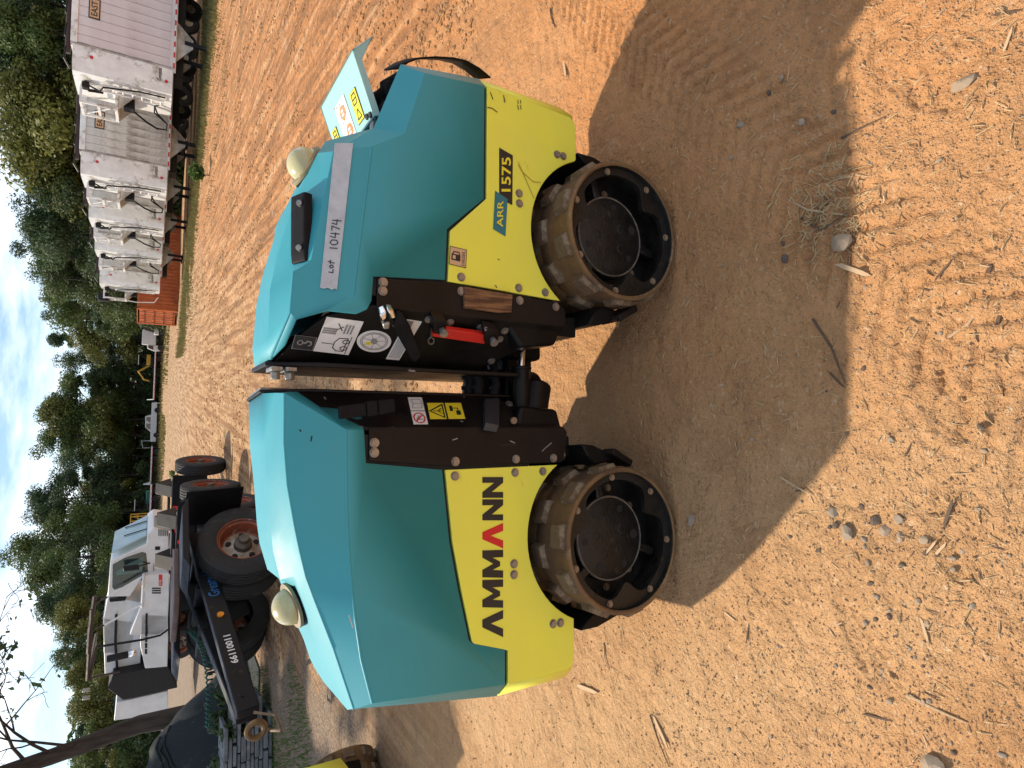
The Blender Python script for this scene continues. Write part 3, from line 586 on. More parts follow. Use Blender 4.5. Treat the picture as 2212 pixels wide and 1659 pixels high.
for b0, b1, a0, a1 in ((.16, .32, .12, .60), (.80, .94, .05, .50)):
    d = ldec(INK, a0, a1, b0, b1); ldec(YELP, lerp(a0, a1, .02), lerp(a0, a1, .98), lerp(b0, b1, .05), lerp(b0, b1, .95), .0024, lid, 'sticker_print')
    mb = MB()
    for p, q in (((.12, .2), (.12, .8)), ((.12, .8), (.42, .5)), ((.42, .5), (.12, .2)), ((.58, .25), (.58, .75)), ((.58, .75), (.9, .75)), ((.9, .75), (.9, .25)), ((.9, .25), (.58, .25)), ((.74, .25), (.74, .75))):
        A = lidp(lerp(a0, a1, p[0]), lerp(b0, b1, p[1])) + ln * .003; Bb = lidp(lerp(a0, a1, q[0]), lerp(b0, b1, q[1])) + ln * .003; s_ = ln.cross(Bb - A).normalized() * .0022
        mb.add([A - s_, Bb - s_, Bb + s_, A + s_], [(0, 1, 2, 3)])
    mb.build('sticker_print', INK, lid, MR, smooth=0)
ldec(WHITEP, .03, .72, .42, .70)
for ca, cb in ((.20, .52), (.52, .55)):
    pts = [lidp(ca + .11 * math.cos(i * .6) * (1 + .25 * math.sin(i * 3)), cb + .075 * math.sin(i * .6)) + ln * .0026 for i in range(10)]
    mb = MB(); mb.prism(pts, -ln * .0008); mb.build('sticker_print', ORGP, lid, MR, smooth=0)
    for k in range(2): ldec(WHITEP, ca - .05 + k * .06, ca - .015 + k * .06, cb - .03, cb + .03, .0036, lid, 'sticker_print')
for k in range(16):
    a, b = random.uniform(.05, .70), random.uniform(.43, .69); ldec(GREYP, a, a + random.uniform(.01, .03), b, b + random.uniform(.008, .02), .0030, lid, 'sticker_print')
for a, b in ((.09, .12), (.06, .05)):
    p = lidp(a, b); MB().cyl(p, p + ln * .004, .009, 14).build('lid_hole', BLKIN, lid, MR)
mb = MB(); mb.box(lidp(-.06, .10) + V((0, 0, -.005)), (.05, .03, .012)); mb.build('hinge', ZINC, lid, MR, bevel=.002)
# engine bay contents
mb = MB(); mb.box((.31, 0, .86), (.18, .40, .05)); mb.build('engine_cover', BLKIN, roller, MR)
for c, s_ in (((.30, -.10, .92), (.12, .12, .12)), ((.36, .06, .93), (.10, .14, .10)), ((.27, .12, .93), (.08, .10, .10))):
    mb = MB(); mb.box(c, s_); mb.build('engine_part', BLKIN, roller, MR, bevel=.012)
mb = MB(); mb.cyl((.39, -.17, .95), (.39, .14, .99), .03, 14); mb.build('engine_part', RUB, roller, MR, bevel=.004)
for k in range(5):
    y = -.16 + .07 * k; mb = MB(); mb.tube([(.30, y, .90), (.35, y + .03, .965), (.41, y + .01, .975), (.45, y - .02, .92)], .011, 8); mb.build('engine_hose', RUB, roller, MR)
st = [FR.hit(*z3(*q), -.02) for q in ((745, 235), (800, 200), (860, 178), (950, 172), (1050, 178), (1120, 195), (1190, 235), (1250, 285))]
def ribbon(pts, wv, th):
    mb = MB(); n = len(pts); vs_ = []
    for p in pts: vs_ += [p - V(wv), p + V(wv)]
    mb.add(vs_, [(2 * i, 2 * i + 1, 2 * i + 3, 2 * i + 2) for i in range(n - 1)]); return mb
o = ribbon(st, (.012, .035, .012), 0).build('strap', RUB, roller, MR, smooth=60); shrink(o, .005)
# drums
padm = MB()
hp_ = [(-.036, .031), (.036, .031), (-.027, .023), (.027, .023)]
b_ = [V((sx * .040, sy * .031, -.004)) for sx, sy in ((-1, -1), (1, -1), (1, 1), (-1, 1))]; t_ = [V((sx * .032, sy * .025, .0165)) for sx, sy in ((-1, -1), (1, -1), (1, 1), (-1, 1))]
padm.add(b_ + t_, [(3, 2, 1, 0), (4, 5, 6, 7)] + [(i, (i + 1) % 4, 4 + (i + 1) % 4, 4 + i) for i in range(4)])
padme = padm.mesh('pad', 30)
DZ = .242
AX = Matrix(((1, 0, 0), (0, 0, 1), (0, 1, 0))).to_4x4()         # lathe axis -> local y
for fr_, M_, ph in ((FL, ML, .13), (FR, MR, .30)):
    for sg in (-1, 1):
        Md = M_ @ Matrix.Translation((0, 0, DZ)) @ AX             # profile height = local y
        y0, y1 = sg * .425, sg * .055
        dr = MB().lathe([(.2145, y0 + (-sg) * .004), (.221, y0), (.229, y0 + (-sg) * .003), (.2305, y0 - sg * .010), (.2265, y0 - sg * .020), (.2255, lerp(y0, y1, .45)), (.221, lerp(y0, y1, .47)), (.221, lerp(y0, y1, .50)), (.2255, lerp(y0, y1, .52)), (.226, y1), (.10, y1)], 72, Md).build('drum', RUST, roller)
        MB().lathe([(.215, y0 - sg * .003), (.213, y0 - sg * .015), (.213, y0 - sg * .125), (.02, y0 - sg * .128)], 60, Md).build('drum_well', DRUMB, dr)
        if sg < 0:
            # flange ring with three inward lobes
            n = 72; ri = []
            for i in range(n):
                a = 2 * math.pi * i / n; l = max(0, math.cos(3 * (a - 1.0 - ph)))
                ri.append(.190 - .055 * l ** 4)
            vo = [V((.2135 * math.cos(2 * math.pi * i / n), y0 + .020, DZ + .2135 * math.sin(2 * math.pi * i / n))) for i in range(n)]
            vi = [V((ri[i] * math.cos(2 * math.pi * i / n), y0 + .022, DZ + ri[i] * math.sin(2 * math.pi * i / n))) for i in range(n)]
            vb = [v + V((0, .016, 0)) for v in vi]
            mb = MB(); mb.add(vo + vi + vb, [(i, (i + 1) % n, n + (i + 1) % n, n + i) for i in range(n)] + [(n + i, n + (i + 1) % n, 2 * n + (i + 1) % n, 2 * n + i) for i in range(n)])
            mb.build('flange', DRUMB, dr, M_, smooth=30)
            MB().lathe([(0, y0 + .076), (.132, y0 + .076), (.138, y0 + .080), (.138, y0 + .127)], 56, Md).build('hub_plate', DRUMB, dr)
            MB().lathe([(.134 + .0035 * math.cos(a * .7854), y0 + .077 + .0035 * math.sin(a * .7854)) for a in range(8)], 56, Md, close=True).build('hub_rim', mat('hub_rim_wear', (.16, .13, .10), (.07, .055, .04), .6, scale=30), dr)
            for i in range(5):
                a = ph + i * 2 * math.pi / 5; c = V((.058 * math.cos(a), y0 + .0745, DZ + .058 * math.sin(a)))
                mb = MB(); mb.lathe([(.0, .0045), (.012, .0045), (.013, .000), (.017, .0015), (.019, .006)], 16, Matrix.Translation(c) @ AX); mb.build('hub_hole', BLKIN, dr, M_)
            for i in range(6):
                a = ph * 2 + i * 2 * math.pi / 6 + .3; c = V((.103 * math.cos(a), y0 + .0748, DZ + .103 * math.sin(a)))
                MB().cyl(c, c + V((0, .004, 0)), .012 if i % 2 else .016, 14).build('hub_hole', BLKIN, dr, M_)
            def dbolt(r, a, yy, s_, m):
                me = hexm if m is ZINC else (bpy.data.meshes.get('rbolt') or hexm.copy())
                if m is not ZINC and me.name != 'rbolt': me.name = 'rbolt'; me.materials.clear(); me.materials.append(m)
                q = Matrix.Translation((r * math.cos(a), yy, DZ + r * math.sin(a))) @ V((0, -1, 0)).to_track_quat('Z', 'Y').to_matrix().to_4x4() @ Matrix.Scale(s_, 4)
                add('bolt', me, m, dr, M_ @ q)
            for i in range(7): dbolt(.201, ph + i * 2 * math.pi / 7, y0 + .019, .85, RUSTB)
            for i in range(9): dbolt(.166, ph + .3 + i * 2 * math.pi / 9, y0 + .124, .95, RUSTB)
            for i in range(3):
                a = 2.1 + ph + i * 2.094; c0 = V((.14 * math.cos(a), y0 + .10, DZ + .14 * math.sin(a))); c1 = V((.198 * math.cos(a + .12), y0 + .10, DZ + .198 * math.sin(a + .12)))
                MB().box((c0 + c1) / 2, (.075, .05, .03), Matrix.Rotation(-a, 3, 'Y')).build('stiffener', DRUMB, dr, M_, bevel=.006)
        for rw, yy in enumerate((.378, .268, .165, .09)):
            for i in range(10):
                a = ph + (i + (.5 if rw % 2 else 0)) * 2 * math.pi / 10
                q = M_ @ Matrix.Translation((0, sg * yy, DZ)) @ Matrix.Rotation(a, 4, 'Y') @ Matrix.Translation((0, 0, .2255))
                add('pad', padme, PADM, dr, q)
    MB().cyl((0, -.1, DZ), (0, .1, DZ), .12, 24).build('axle_housing', BLKIN, roller, M_)
    s_ = 1 if fr_ is FL else -1
    # scraper beams on both sides of each drum
    mb = MB(); mb.xz([(s_ * .24, .29), (s_ * .275, .32), (s_ * .31, .34), (s_ * .305, .29), (s_ * .268, .20), (s_ * .25, .21)], -.35, .35); mb.build('scraper_beam', BLK, roller, M_, bevel=.006)
    mb = MB(); mb.box((s_ * .262, -.34, .20), (.022, .10, .09), Matrix.Rotation(s_ * .5, 3, 'Y')); mb.build('scraper_blade', BLKP, roller, M_, bevel=.003)
    mb = MB(); mb.xz([(-s_ * .24, .30), (-s_ * .248, .20), (-s_ * .262, .19), (-s_ * .285, .28), (-s_ * .285, .35)], -.31, .31); mb.build('scraper_beam', BLK, roller, M_, bevel=.005)
    # leg that ties beam to body
    mb = MB(); mb.xz([(s_ * .27, .33), (s_ * .34, .33), (s_ * .34, .42), (s_ * .28, .42)], -.27, .27); mb.build('crossmember', BLK, roller, M_, bevel=.004)

# ---------------------------------------------------------------- background materials
WHT = mat('white_vehicle_paint', (.72, .73, .74), (.62, .63, .63), .4, scale=3, dirt=(.32, .29, .25), dscale=4, dlo=.62, dhi=.8)
BLKV = mat('black_frame_paint', (.007, .008, .010), (.013, .013, .015), .5, spec=.25, scale=6, dirt=(.09, .07, .05), dscale=5, dlo=.6, dhi=.8)
TYRE = mat('tyre_rubber', (.016, .016, .017), (.030, .028, .026), .8, scale=8, bump=.2, bscale=60, dirt=(.07, .06, .05), dscale=6, dlo=.55, dhi=.75)
RIMO = mat('orange_rim', (.36, .085, .035), (.24, .06, .03), .6, scale=9, dirt=(.42, .36, .30), dscale=8, dlo=.56, dhi=.66)
HUBW = mat('hub_grey', (.48, .44, .38), (.28, .19, .11), .55, scale=14)
ALU = mat('dull_aluminium', (.66, .65, .62), (.52, .51, .48), .42, metal=.35, scale=2.2, bump=.06, dirt=(.22, .185, .14), dscale=1.3, dlo=.48, dhi=.68)
ALUP = mat('pinkish_aluminium', (.66, .61, .61), (.60, .53, .53), .42, metal=.3, scale=1.2, bump=.05, dirt=(.40, .33, .30), dscale=1.6, dlo=.58, dhi=.75)
ALUB = mat('bright_aluminium', (.84, .84, .82), (.70, .70, .67), .4, metal=.3, scale=2, dirt=(.26, .21, .15), dscale=1.5, dlo=.53, dhi=.66)  # dirt stains also stand in for reflections and dents on the nose
ORC = mat('orange_container', (.50, .13, .035), (.38, .085, .025), .55, scale=2, dirt=(.20, .06, .03), dscale=2.5, dlo=.56, dhi=.7)
GLASS = mat('cab_glass', (.02, .03, .03), (.03, .045, .045), .06, scale=2, spec=.8)
GLASSL = mat('windscreen_glass', (.30, .45, .48), (.24, .37, .40), .08, scale=2, spec=.8)
DKB = mat('dark_brown_steel', (.035, .018, .014), (.05, .028, .02), .6, scale=8)
GREENH = mat('green_air_hose', (.02, .10, .075), (.018, .08, .06), .5)
STONE = mat('grey_flagstone', (.20, .21, .22), (.13, .14, .15), .85, scale=6, bump=.5, bscale=30, dirt=(.28, .27, .25), dscale=9, dlo=.56, dhi=.7)
TARP = mat('dark_tarpaulin', (.018, .025, .028), (.024, .030, .033), .75, spec=.12, scale=3, bump=.4, bscale=6, dirt=(.09, .085, .075), dscale=5, dlo=.6, dhi=.72)
BARK = mat('bark', (.055, .042, .032), (.028, .021, .016), .9, scale=5, stretch=(3, 3, .5), bump=.8, bscale=14)
PLANK = mat('deck_wood', (.20, .13, .085), (.13, .085, .06), .8, scale=4, stretch=(1, 6, 1))
YELM = mat('machine_yellow', (.62, .36, .04), (.5, .28, .03), .5, scale=3)
GRNM = mat('machine_green', (.03, .17, .13), (.025, .13, .10), .5)

# ---------------------------------------------------------------- vegetation
def leaf_mat(name, c1, c2):
    m = bpy.data.materials.new(name); m.use_nodes = True; t = m.node_tree; b = t.nodes['Principled BSDF']
    oi = N(t, 'ShaderNodeObjectInfo'); ge = N(t, 'ShaderNodeNewGeometry'); mx = N(t, 'ShaderNodeMix', data_type='RGBA')
    mx.inputs[6].default_value = (*c1, 1); mx.inputs[7].default_value = (*c2, 1)
    ad = N(t, 'ShaderNodeMath', operation='MULTIPLY_ADD'); ad.inputs[1].default_value = .55; t.links.new(ge.outputs['Random Per Island'], ad.inputs[0])
    ml = N(t, 'ShaderNodeMath', operation='MULTIPLY'); ml.inputs[1].default_value = .45; t.links.new(oi.outputs['Random'], ml.inputs[0]); t.links.new(ml.outputs[0], ad.inputs[2])
    t.links.new(ad.outputs[0], mx.inputs[0]); t.links.new(mx.outputs[2], b.inputs['Base Color']); b.inputs['Roughness'].default_value = .6; b.inputs['Specular IOR Level'].default_value = .25
    tr = N(t, 'ShaderNodeBsdfTranslucent'); t.links.new(mx.outputs[2], tr.inputs[0]); ms = N(t, 'ShaderNodeMixShader'); ms.inputs[0].default_value = .28
    o = t.nodes['Material Output']; t.links.new(b.outputs[0], ms.inputs[1]); t.links.new(tr.outputs[0], ms.inputs[2]); t.links.new(ms.outputs[0], o.inputs[0]); return m
LEAF = [leaf_mat('leaf_green', (.050, .085, .024), (.125, .175, .048)), leaf_mat('leaf_dark', (.032, .058, .022), (.078, .115, .040)), leaf_mat('leaf_olive', (.085, .105, .025), (.19, .19, .045)), leaf_mat('leaf_pine', (.034, .066, .032), (.08, .125, .05))]
WEED = leaf_mat('weed_green', (.05, .10, .02), (.12, .20, .05)); GRASS = leaf_mat('grass_blade', (.10, .12, .035), (.24, .20, .08))
def rdir(rg):
    z = rg.uniform(-1, 1); a = rg.uniform(0, 6.283); r = math.sqrt(1 - z * z); return V((r * math.cos(a), r * math.sin(a), z))
def leaves(rg, clumps, n, size, asp=1.6):
    vs_, fs = [], []
    tot = sum(c[1] ** 2 for c in clumps)
    for c, r, fl in clumps:
        for _ in range(int(n * r * r / tot)):
            d = rdir(rg); p = c + V((d.x, d.y, d.z * fl)) * r * (rg.random() ** .38)
            nn = (d + rdir(rg) * .9 + V((0, 0, .5))).normalized(); a = nn.cross(rdir(rg)).normalized(); b = nn.cross(a)
            s = size * rg.uniform(.55, 1.3); a = a * s * asp * .5; b = b * s * .5; k = len(vs_)
            vs_ += [tuple(p - a), tuple(p + b * .8), tuple(p + a), tuple(p - b * .8)]; fs.append((k, k + 1, k + 2, k + 3))
    me = bpy.data.meshes.new('crown'); me.from_pydata(vs_, [], fs); return me
def tree_meshes(seed, h, w_, kind):
    rg = random.Random(seed); mb = MB(); tips = []
    tr = [V((0, 0, -.1)), V((rg.uniform(-.1, .1), rg.uniform(-.1, .1), h * .3)), V((rg.uniform(-.25, .25), rg.uniform(-.25, .25), h * .62)), V((rg.uniform(-.3, .3), rg.uniform(-.3, .3), h * .93))]
    r0 = .012 * h + .05; mb.tube(tr, [r0, r0 * .8, r0 * .5, r0 * .12], 8)
    cl = []
    nb = 15 if kind != 'pine' else 20
    for i in range(nb):
        t = rg.uniform(.28, .97) if kind != 'pine' else rg.uniform(.42, 1.0)
        base = tr[0].lerp(tr[3], t); base.x = lerp(tr[1].x, tr[3].x, t); a = i * 2.4 + rg.uniform(-.5, .5)
        prof = (math.sin(math.pi * (t - .1) ** .85) if kind != 'pine' else (1.08 - t) * 1.1)
        ln_ = w_ * .5 * max(.2, prof) * rg.uniform(.6, 1.15); e = base + V((math.cos(a) * ln_, math.sin(a) * ln_, ln_ * rg.uniform(.1, .6)))
        mb.tube([base, base.lerp(e, .5) + V((0, 0, -.05)), e], [r0 * .3, r0 * .18, .012], 5)
        cr = w_ * rg.uniform(.13, .24) * (1.05 if kind != 'pine' else .72)
        cl += [(e, cr, .72), (base.lerp(e, .55) + V((0, 0, cr * .4)), cr * .85, .7)]
        if rg.random() < .6: cl.append((e + rdir(rg) * cr, cr * .55, .8))
    cl.append((tr[3] + V((0, 0, h * .02)), w_ * .15, .9))
    n = {'broad': 15000, 'pine': 13000}[kind]
    return mb.mesh('trunk', 50), leaves(rg, cl, n, .185 if kind == 'broad' else .16, 1.5 if kind == 'broad' else 2.2)
TREES = []
for i, (h, w_, kind, lm) in enumerate(((13, 8, 'broad', 0), (15, 8.5, 'broad', 1), (12, 7.5, 'broad', 2), (14, 6, 'pine', 3), (16, 6.5, 'pine', 1), (11, 7, 'broad', 0), (9, 7.5, 'broad', 2), (14, 9, 'broad', 3))):
    tm, cm = tree_meshes(40 + i, h, w_, kind); tm.materials.append(BARK); cm.materials.append(LEAF[lm]); TREES.append((tm, cm, h))
def tree(k, x, y, h, label, group=None, name=None):
    tm, cm, h0 = TREES[k]; s = h / h0
    M = Matrix.Translation((x, y, 0)) @ Matrix.Rotation(random.uniform(0, 6.28), 4, 'Z') @ Matrix.Diagonal((s * random.uniform(.92, 1.12), s * random.uniform(.92, 1.12), s, 1))
    t = thing(name or 'tree', (0, 0, 0), label, 'tree', group, M=M); add('trunk', tm, BARK, t, M); add('crown', cm, None, t, M); return t
TL = ('leafy green tree of the wood,', 'dark evergreen tree of the wood,', 'yellowish green tree of the wood,')
KL = (0, 1, 2, 1, 1, 0, 2, 1)
def place(y_px, Y, top_px, k, rear=False):                # column of the photo, distance, row of the tree's top -> height
    b = at_depth(345, y_px, Y); tp = at_depth(top_px, y_px, Y); x = b.x
    for _ in range(2): pass
    wh = 'behind the parked dump trailers' if y_px < 665 else 'behind the pickup and excavator' if y_px < 1000 else 'behind the sweeper and dollies'
    h = max(5, tp.z * (.90 if rear else .97)); tree(k, x, Y, h, TL[KL[k]] + (' rear rank ' if rear else ' front rank ') + wh, ('leafy', 'evergreen', 'yellowish')[KL[k]] + (' rear' if rear else ' front') + ' trees ' + wh)
rt = random.Random(5)
rows = [  # y px, distance, top row
    (-60, 46, -60), (10, 47, -40), (70, 49, -60), (130, 47, -30), (190, 50, -50), (245, 49, -30), (300, 51, -10), (350, 50, 18), (395, 53, 10), (440, 52, 35), (485, 55, 8), (530, 55, 40), (575, 58, 6), (620, 62, 48), (655, 74, 85),
    (700, 90, 78), (745, 102, 92), (790, 107, 108), (830, 109, 125), (868, 109, 95), (905, 108, 72), (940, 108, 80), (985, 107, 138), (1025, 105, 112), (1065, 101, 60), (1100, 97, 40), (1150, 90, 22), (1190, 84, 26), (1230, 76, 50), (1275, 66, 78), (1310, 62, 112), (1350, 60, 128), (1395, 58, 118), (1440, 56, 135), (1490, 54, 150), (1540, 52, 160), (1590, 50, 150), (1650, 50, 140), (1710, 50, 120)]
ks = [0, 3, 5, 0, 7, 2, 6, 2, 0, 1, 1, 7, 4, 1, 5, 4, 3, 1, 3, 5, 2, 0, 1, 3, 7, 1, 0, 1, 5, 7, 2, 3, 0, 2, 6, 3, 5, 2, 0]
for (yp, Y, tp), k in zip(rows, ks): place(yp, Y, tp, k)
for i, (yp, Y, tp) in enumerate(rows):                       # second rank, a little lower and deeper
    if i % 1 == 0: place(yp + 26, Y + rt.uniform(5, 10), tp + rt.uniform(25, 60), (i * 3 + 1) % 8, True)
# scrub and shade under the trees: one mass
def bush_line(pts, n, size, hgt, name, label, m):
    rg = random.Random(3); cl = []
    for a, b in zip(pts, pts[1:]):
        L_ = (b - a).length; k = max(2, int(L_ / 1.1))
        for i in range(k):
            p = a.lerp(b, i / k) + V((rg.uniform(-1, 1), rg.uniform(-1.5, 1.5), 0)); r = rg.uniform(.55, 1.0) * hgt / 3
            for q in range(3): cl.append((p + V((rg.uniform(-.6, .6), rg.uniform(-.4, .4), r * .5 + q * r * .7)), r, .85))
    me = leaves(rg, cl, n, size, 1.5); me.name = name
    return tag(add(name, me, m), label, 'undergrowth', kind='stuff')
bush_line([V((at_depth(345, yp, Y - 3).x, Y - 1.5, 0)) for yp, Y, tp in rows], 90000, .22, 3.6, 'undergrowth', 'dark tangled undergrowth along the foot of the wood', LEAF[1])
bush_line([V((at_depth(345, yp, Y + 14).x, Y + 15, 0)) for yp, Y, tp in rows], 110000, .55, 8.0, 'far_wood', 'far wood seen as one dark mass between the trunks', LEAF[1])
# grass verge in front of the trailers
def blades(n, fn, hmin, hmax, wd, rg):
    vs_, fs = [], []
    for _ in range(n):
        p = fn(rg)
        if p is None: continue
        h = rg.uniform(hmin, hmax); a = rg.uniform(0, 6.28); d = V((math.cos(a), math.sin(a), 0)) * wd; ln_ = V((rg.uniform(-.4, .4), rg.uniform(-.4, .4), 1)) * h
        k = len(vs_); vs_ += [tuple(p - d), tuple(p + d), tuple(p + ln_)]; fs.append((k, k + 1, k + 2))
    me = bpy.data.meshes.new('grass'); me.from_pydata(vs_, [], fs); return me
def verge(rg):
    x = rg.uniform(.8, 30); y = 24.3 + rg.uniform(-1.6, 4.6) + max(0, 13 - x) * 1.25 + rg.gauss(0, 1.3)
    return V((x, y, gh(x, y))) if noise.noise((x * .7, y * .7, 2)) > -.25 else None
tag(add('grass', blades(34000, verge, .05, .24, .022, random.Random(2)), GRASS), 'patchy dry grass on the verge before the parked trailers', 'grass', kind='stuff')
def verge2(rg):
    x = rg.uniform(-40, 6); y = rg.uniform(66, 104); return V((x, y, 0)) if noise.noise((x * .2, y * .3, 6)) > .05 else None
tag(add('grass', blades(9000, verge2, .15, .5, .06, random.Random(4)), GRASS), 'rough grass along the foot of the far wood', 'grass', kind='stuff')
def weeds(rg):
    x = rg.uniform(-7.5, -3.4); y = rg.uniform(5.5, 10.5); return V((x, y, gh(x, y))) if noise.noise((x * .9, y * .9, 3)) > -.05 and x < -.44 * y - .2 else None
tag(add('grass', blades(9000, weeds, .02, .09, .006, random.Random(6)), WEED), 'low weeds growing round the stacked stone slabs', 'grass', kind='stuff')
def leafy_plant(name, label, p, h, n, m, spread=.5, cat='plant', ls=.05):
    t = thing(name, p, label, cat); rg = random.Random(hash(label) % 999 + 1); mb = MB(); cl = []
    for i in range(7):
        a = i * 2.4; e = V(p) + V((math.cos(a) * h * spread * rg.uniform(.3, 1), math.sin(a) * h * spread * rg.uniform(.3, 1), h * rg.uniform(.5, 1)))
        mb.tube([V(p) - V((0, 0, .02)), V(p).lerp(e, .6) + V((0, 0, h * .1)), e], [.006, .004, .002], 5); cl += [(e, h * .22, .8), (V(p).lerp(e, .6), h * .16, .8)]
    mb.build('stems', BARK, t); add('foliage', leaves(rg, cl, n, ls), m, t); return t

# ---------------------------------------------------------------- dump trailers
HB, ZR, WT = 3.15, 1.20, 2.5
tx = lambda P: P
def make_trailer(Y, xc, skin, label, hoses, detail=True):
    F = Frame((xc, Y), 0); T_ = F.M(); t = thing('dump_trailer', F.w(0, 0, 0), label, 'trailer', 'aluminium dump trailers parked in a row'); zt = ZR + HB; Lg = 13.0
    o = MB().box((Lg / 2 + .47, WT / 2, ZR + HB / 2), (Lg - .94, WT - .06, HB - .06)).build('body', skin, t, T_)
    nose = [V((.95, .0, 0)), V((.25, .0, 0)), V((.06, .12, 0)), V((0, .35, 0)), V((0, WT - .35, 0)), V((.06, WT - .12, 0)), V((.25, WT, 0)), V((.95, WT, 0))]
    mb = MB(); mb.prism([p + V((0, 0, ZR)) for p in nose], (0, 0, HB - .1)); mb.build('nose', ALUB, t, T_, smooth=30)
    pm = MB().box((0, 0, 0), (.318, .030, HB - .34)).mesh('side_plank', 0)
    n = 17 if detail else 8
    for i in range(n): add('side_plank', pm, skin, t, T_ @ Matrix.Translation((1.17 + i * .333, .022, ZR + HB / 2 - .05)))
    MB().box((Lg / 2 + .5, .0, zt - .13), (Lg - 1.0, .07, .20)).build('top_rail', ALUB, t, T_, bevel=.01)
    MB().box((Lg / 2 + .45, .02, ZR - .03), (Lg - .8, .08, .12)).build('bottom_rail', ALU, t, T_, bevel=.008)
    MB().cyl((.6, .12, zt + .05), (Lg, .12, zt + .05), .085, 10).build('tarp_roll', DKB, t, T_)
    for k, xx in enumerate((.5, 1.3, 2.1)): MB().tube([(xx - .35, .3, zt - .02), (xx - .1, .1, zt + .14), (xx + .3, .05, zt + .10)], .03, 6).build('tarp_arm', BLKV, t, T_)
    MB().box((.97, -.005, ZR + HB / 2 - .05), (.03, .05, HB - .2)).build('joint_strip', ALU, t, T_); MB().box((1.03, -.005, ZR + HB / 2 - .05), (.025, .05, HB - .2)).build('joint_strip', ALU, t, T_)
    tp_r = MB().box((0, 0, 0), (.20, .012, .055)).mesh('marker', 0); tp_w = tp_r.copy(); tp_r.materials.append(REDP); tp_w.materials.append(WHITEP)
    for i in range(24 if detail else 8): add('reflective_marker', tp_w if i % 2 else tp_r, None, t, T_ @ Matrix.Translation((1.10 + i * .202, -.028, ZR - .025)))
    pl = Plane(F.w(0, -.012, 0), F.w(1, -.012, 0), F.w(0, -.012, 1))
    def wtext(s_, m, x0, x1, z0, z1_, par, lift=0, bold=0.):
        fake = [F.w(x0, -.012 - lift, z0), F.w(x1, -.012 - lift, z0), F.w(x1, -.012 - lift, z1_), F.w(x0, -.012 - lift, z1_)]
        cu = bpy.data.curves.new('t', 'FONT'); cu.body = s_; cu.offset = bold; cu.resolution_u = 2; to = bpy.data.objects.new('t', cu); sc.collection.objects.link(to); dg = bpy.context.evaluated_depsgraph_get()
        me = bpy.data.meshes.new_from_object(to.evaluated_get(dg)); bpy.data.objects.remove(to); bpy.data.curves.remove(cu)
        xs = [v.co.x for v in me.vertices]; ys = [v.co.y for v in me.vertices]
        for v in me.vertices:
            a = (v.co.x - min(xs)) / (max(xs) - min(xs)); b = (v.co.y - min(ys)) / (max(ys) - min(ys)); v.co = lerp(lerp(fake[0], fake[1], a), lerp(fake[3], fake[2], a), b)
        me.materials.clear(); add('lettering', me, m, par)
    if detail:
        bd = MB().box((2.35, -.006, zt - .68), (.72, .02, .34)).build('badge', INK, t, T_); MB().box((2.35, -.019, zt - .68), (.64, .01, .27)).build('badge_face', SAND, bd, T_); wtext('EAST', INK, 2.09, 2.61, zt - .775, zt - .585, bd, .014, .02)
    wtext('Genesis', INK, .42, .90, ZR + .36, ZR + .50, t, .001, .015)
    lm = MB().cyl((0, 0, 0), (0, -.03, 0), .055, 12).mesh('marker_lamp'); lm.materials.append(REDP)
    for xx, zz in ((.45, ZR + .20), (.62, zt - .65)): add('marker_lamp', lm, None, t, T_ @ Matrix.Translation((xx, -.002, zz)))
    # front wall furniture, on the nose face x = 0
    for yy in (.42, .80): MB().tube([(-.16, yy, ZR + .25), (-.16, yy, zt - .85)], .036, 6).build('ladder_rail', ALUB, t, T_)
    rm = MB().tube([(-.16, .42, 0), (-.16, .80, 0)], .032, 6).mesh('rung'); rm.materials.append(ALUB)
    for i in range(7): add('ladder_rung', rm, None, t, T_ @ Matrix.Translation((0, 0, ZR + .35 + i * .30)))
    ph = ZR + HB * .56
    mb = MB(); mb.box((-.35, 1.72, ph), (.62, 1.35, .10)); mb.build('platform', ALUB, t, T_, bevel=.01)
    for yy in (1.1, 2.35): MB().prism([(-.02, yy, ph - .05), (-.60, yy, ph - .05), (-.02, yy, ph - .55)], (0, .05, 0)).build('platform_bracket', ALU, t, T_)
    fr5 = MB()
    for yy in (1.08, 2.36): fr5.box((-.62, yy, ph + .56), (.08, .08, 1.10))
    for zz in (.56, 1.10): fr5.box((-.62, 1.72, ph + zz), (.075, 1.33, .08))
    for yy in (1.08, 2.36): fr5.box((-.32, yy, ph + 1.10), (.60, .075, .075))
    fr5.build('guard_rail', ALUB, t, T_); MB().tube([(-.60, 1.1, ph + .1), (-.60, 2.3, ph + 1.0)], .02, 5).build('brace', ALUB, t, T_)
    MB().tube([(-.05, .75, zt - .35), (-.22, .9, zt - .55), (-.12, 1.05, zt - .95)], .06, 7).build('winch_arm', BLKV, t, T_); MB().box((-.14, .75, zt - .45), (.22, .30, .22)).build('winch', BLKV, t, T_, bevel=.03)
    MB().box((-.2, 1.55, ph - .38), (.36, .5, .36)).build('pump_box', BLKV, t, T_, bevel=.02)
    if hoses:
        for k in range(2):
            MB().tube([(-.30, 1.6 + .06 * k, ph - .45), (-.50, 2.0 + .1 * k, ph - .95), (-.55, 2.35 + .08 * k, ZR + .45), (-.50, 2.45, ZR + .12), (-.42, 2.0, ZR + .10), (-.25, 1.55, ZR + .45 + .1 * k), (-.12, 1.2, ZR + .55), (-.06, 1.05, ZR + .35)], .028, 6).build('air_hose', RUB, t, T_)
    MB().tube([(-.12, .7, zt - .55), (-.3, .55, zt - .9), (-.2, .35, zt - 1.0), (-.06, .30, ZR + 1.0), (-.05, .30, ZR + .2)], .03, 6).build('cable', RUB, t, T_)
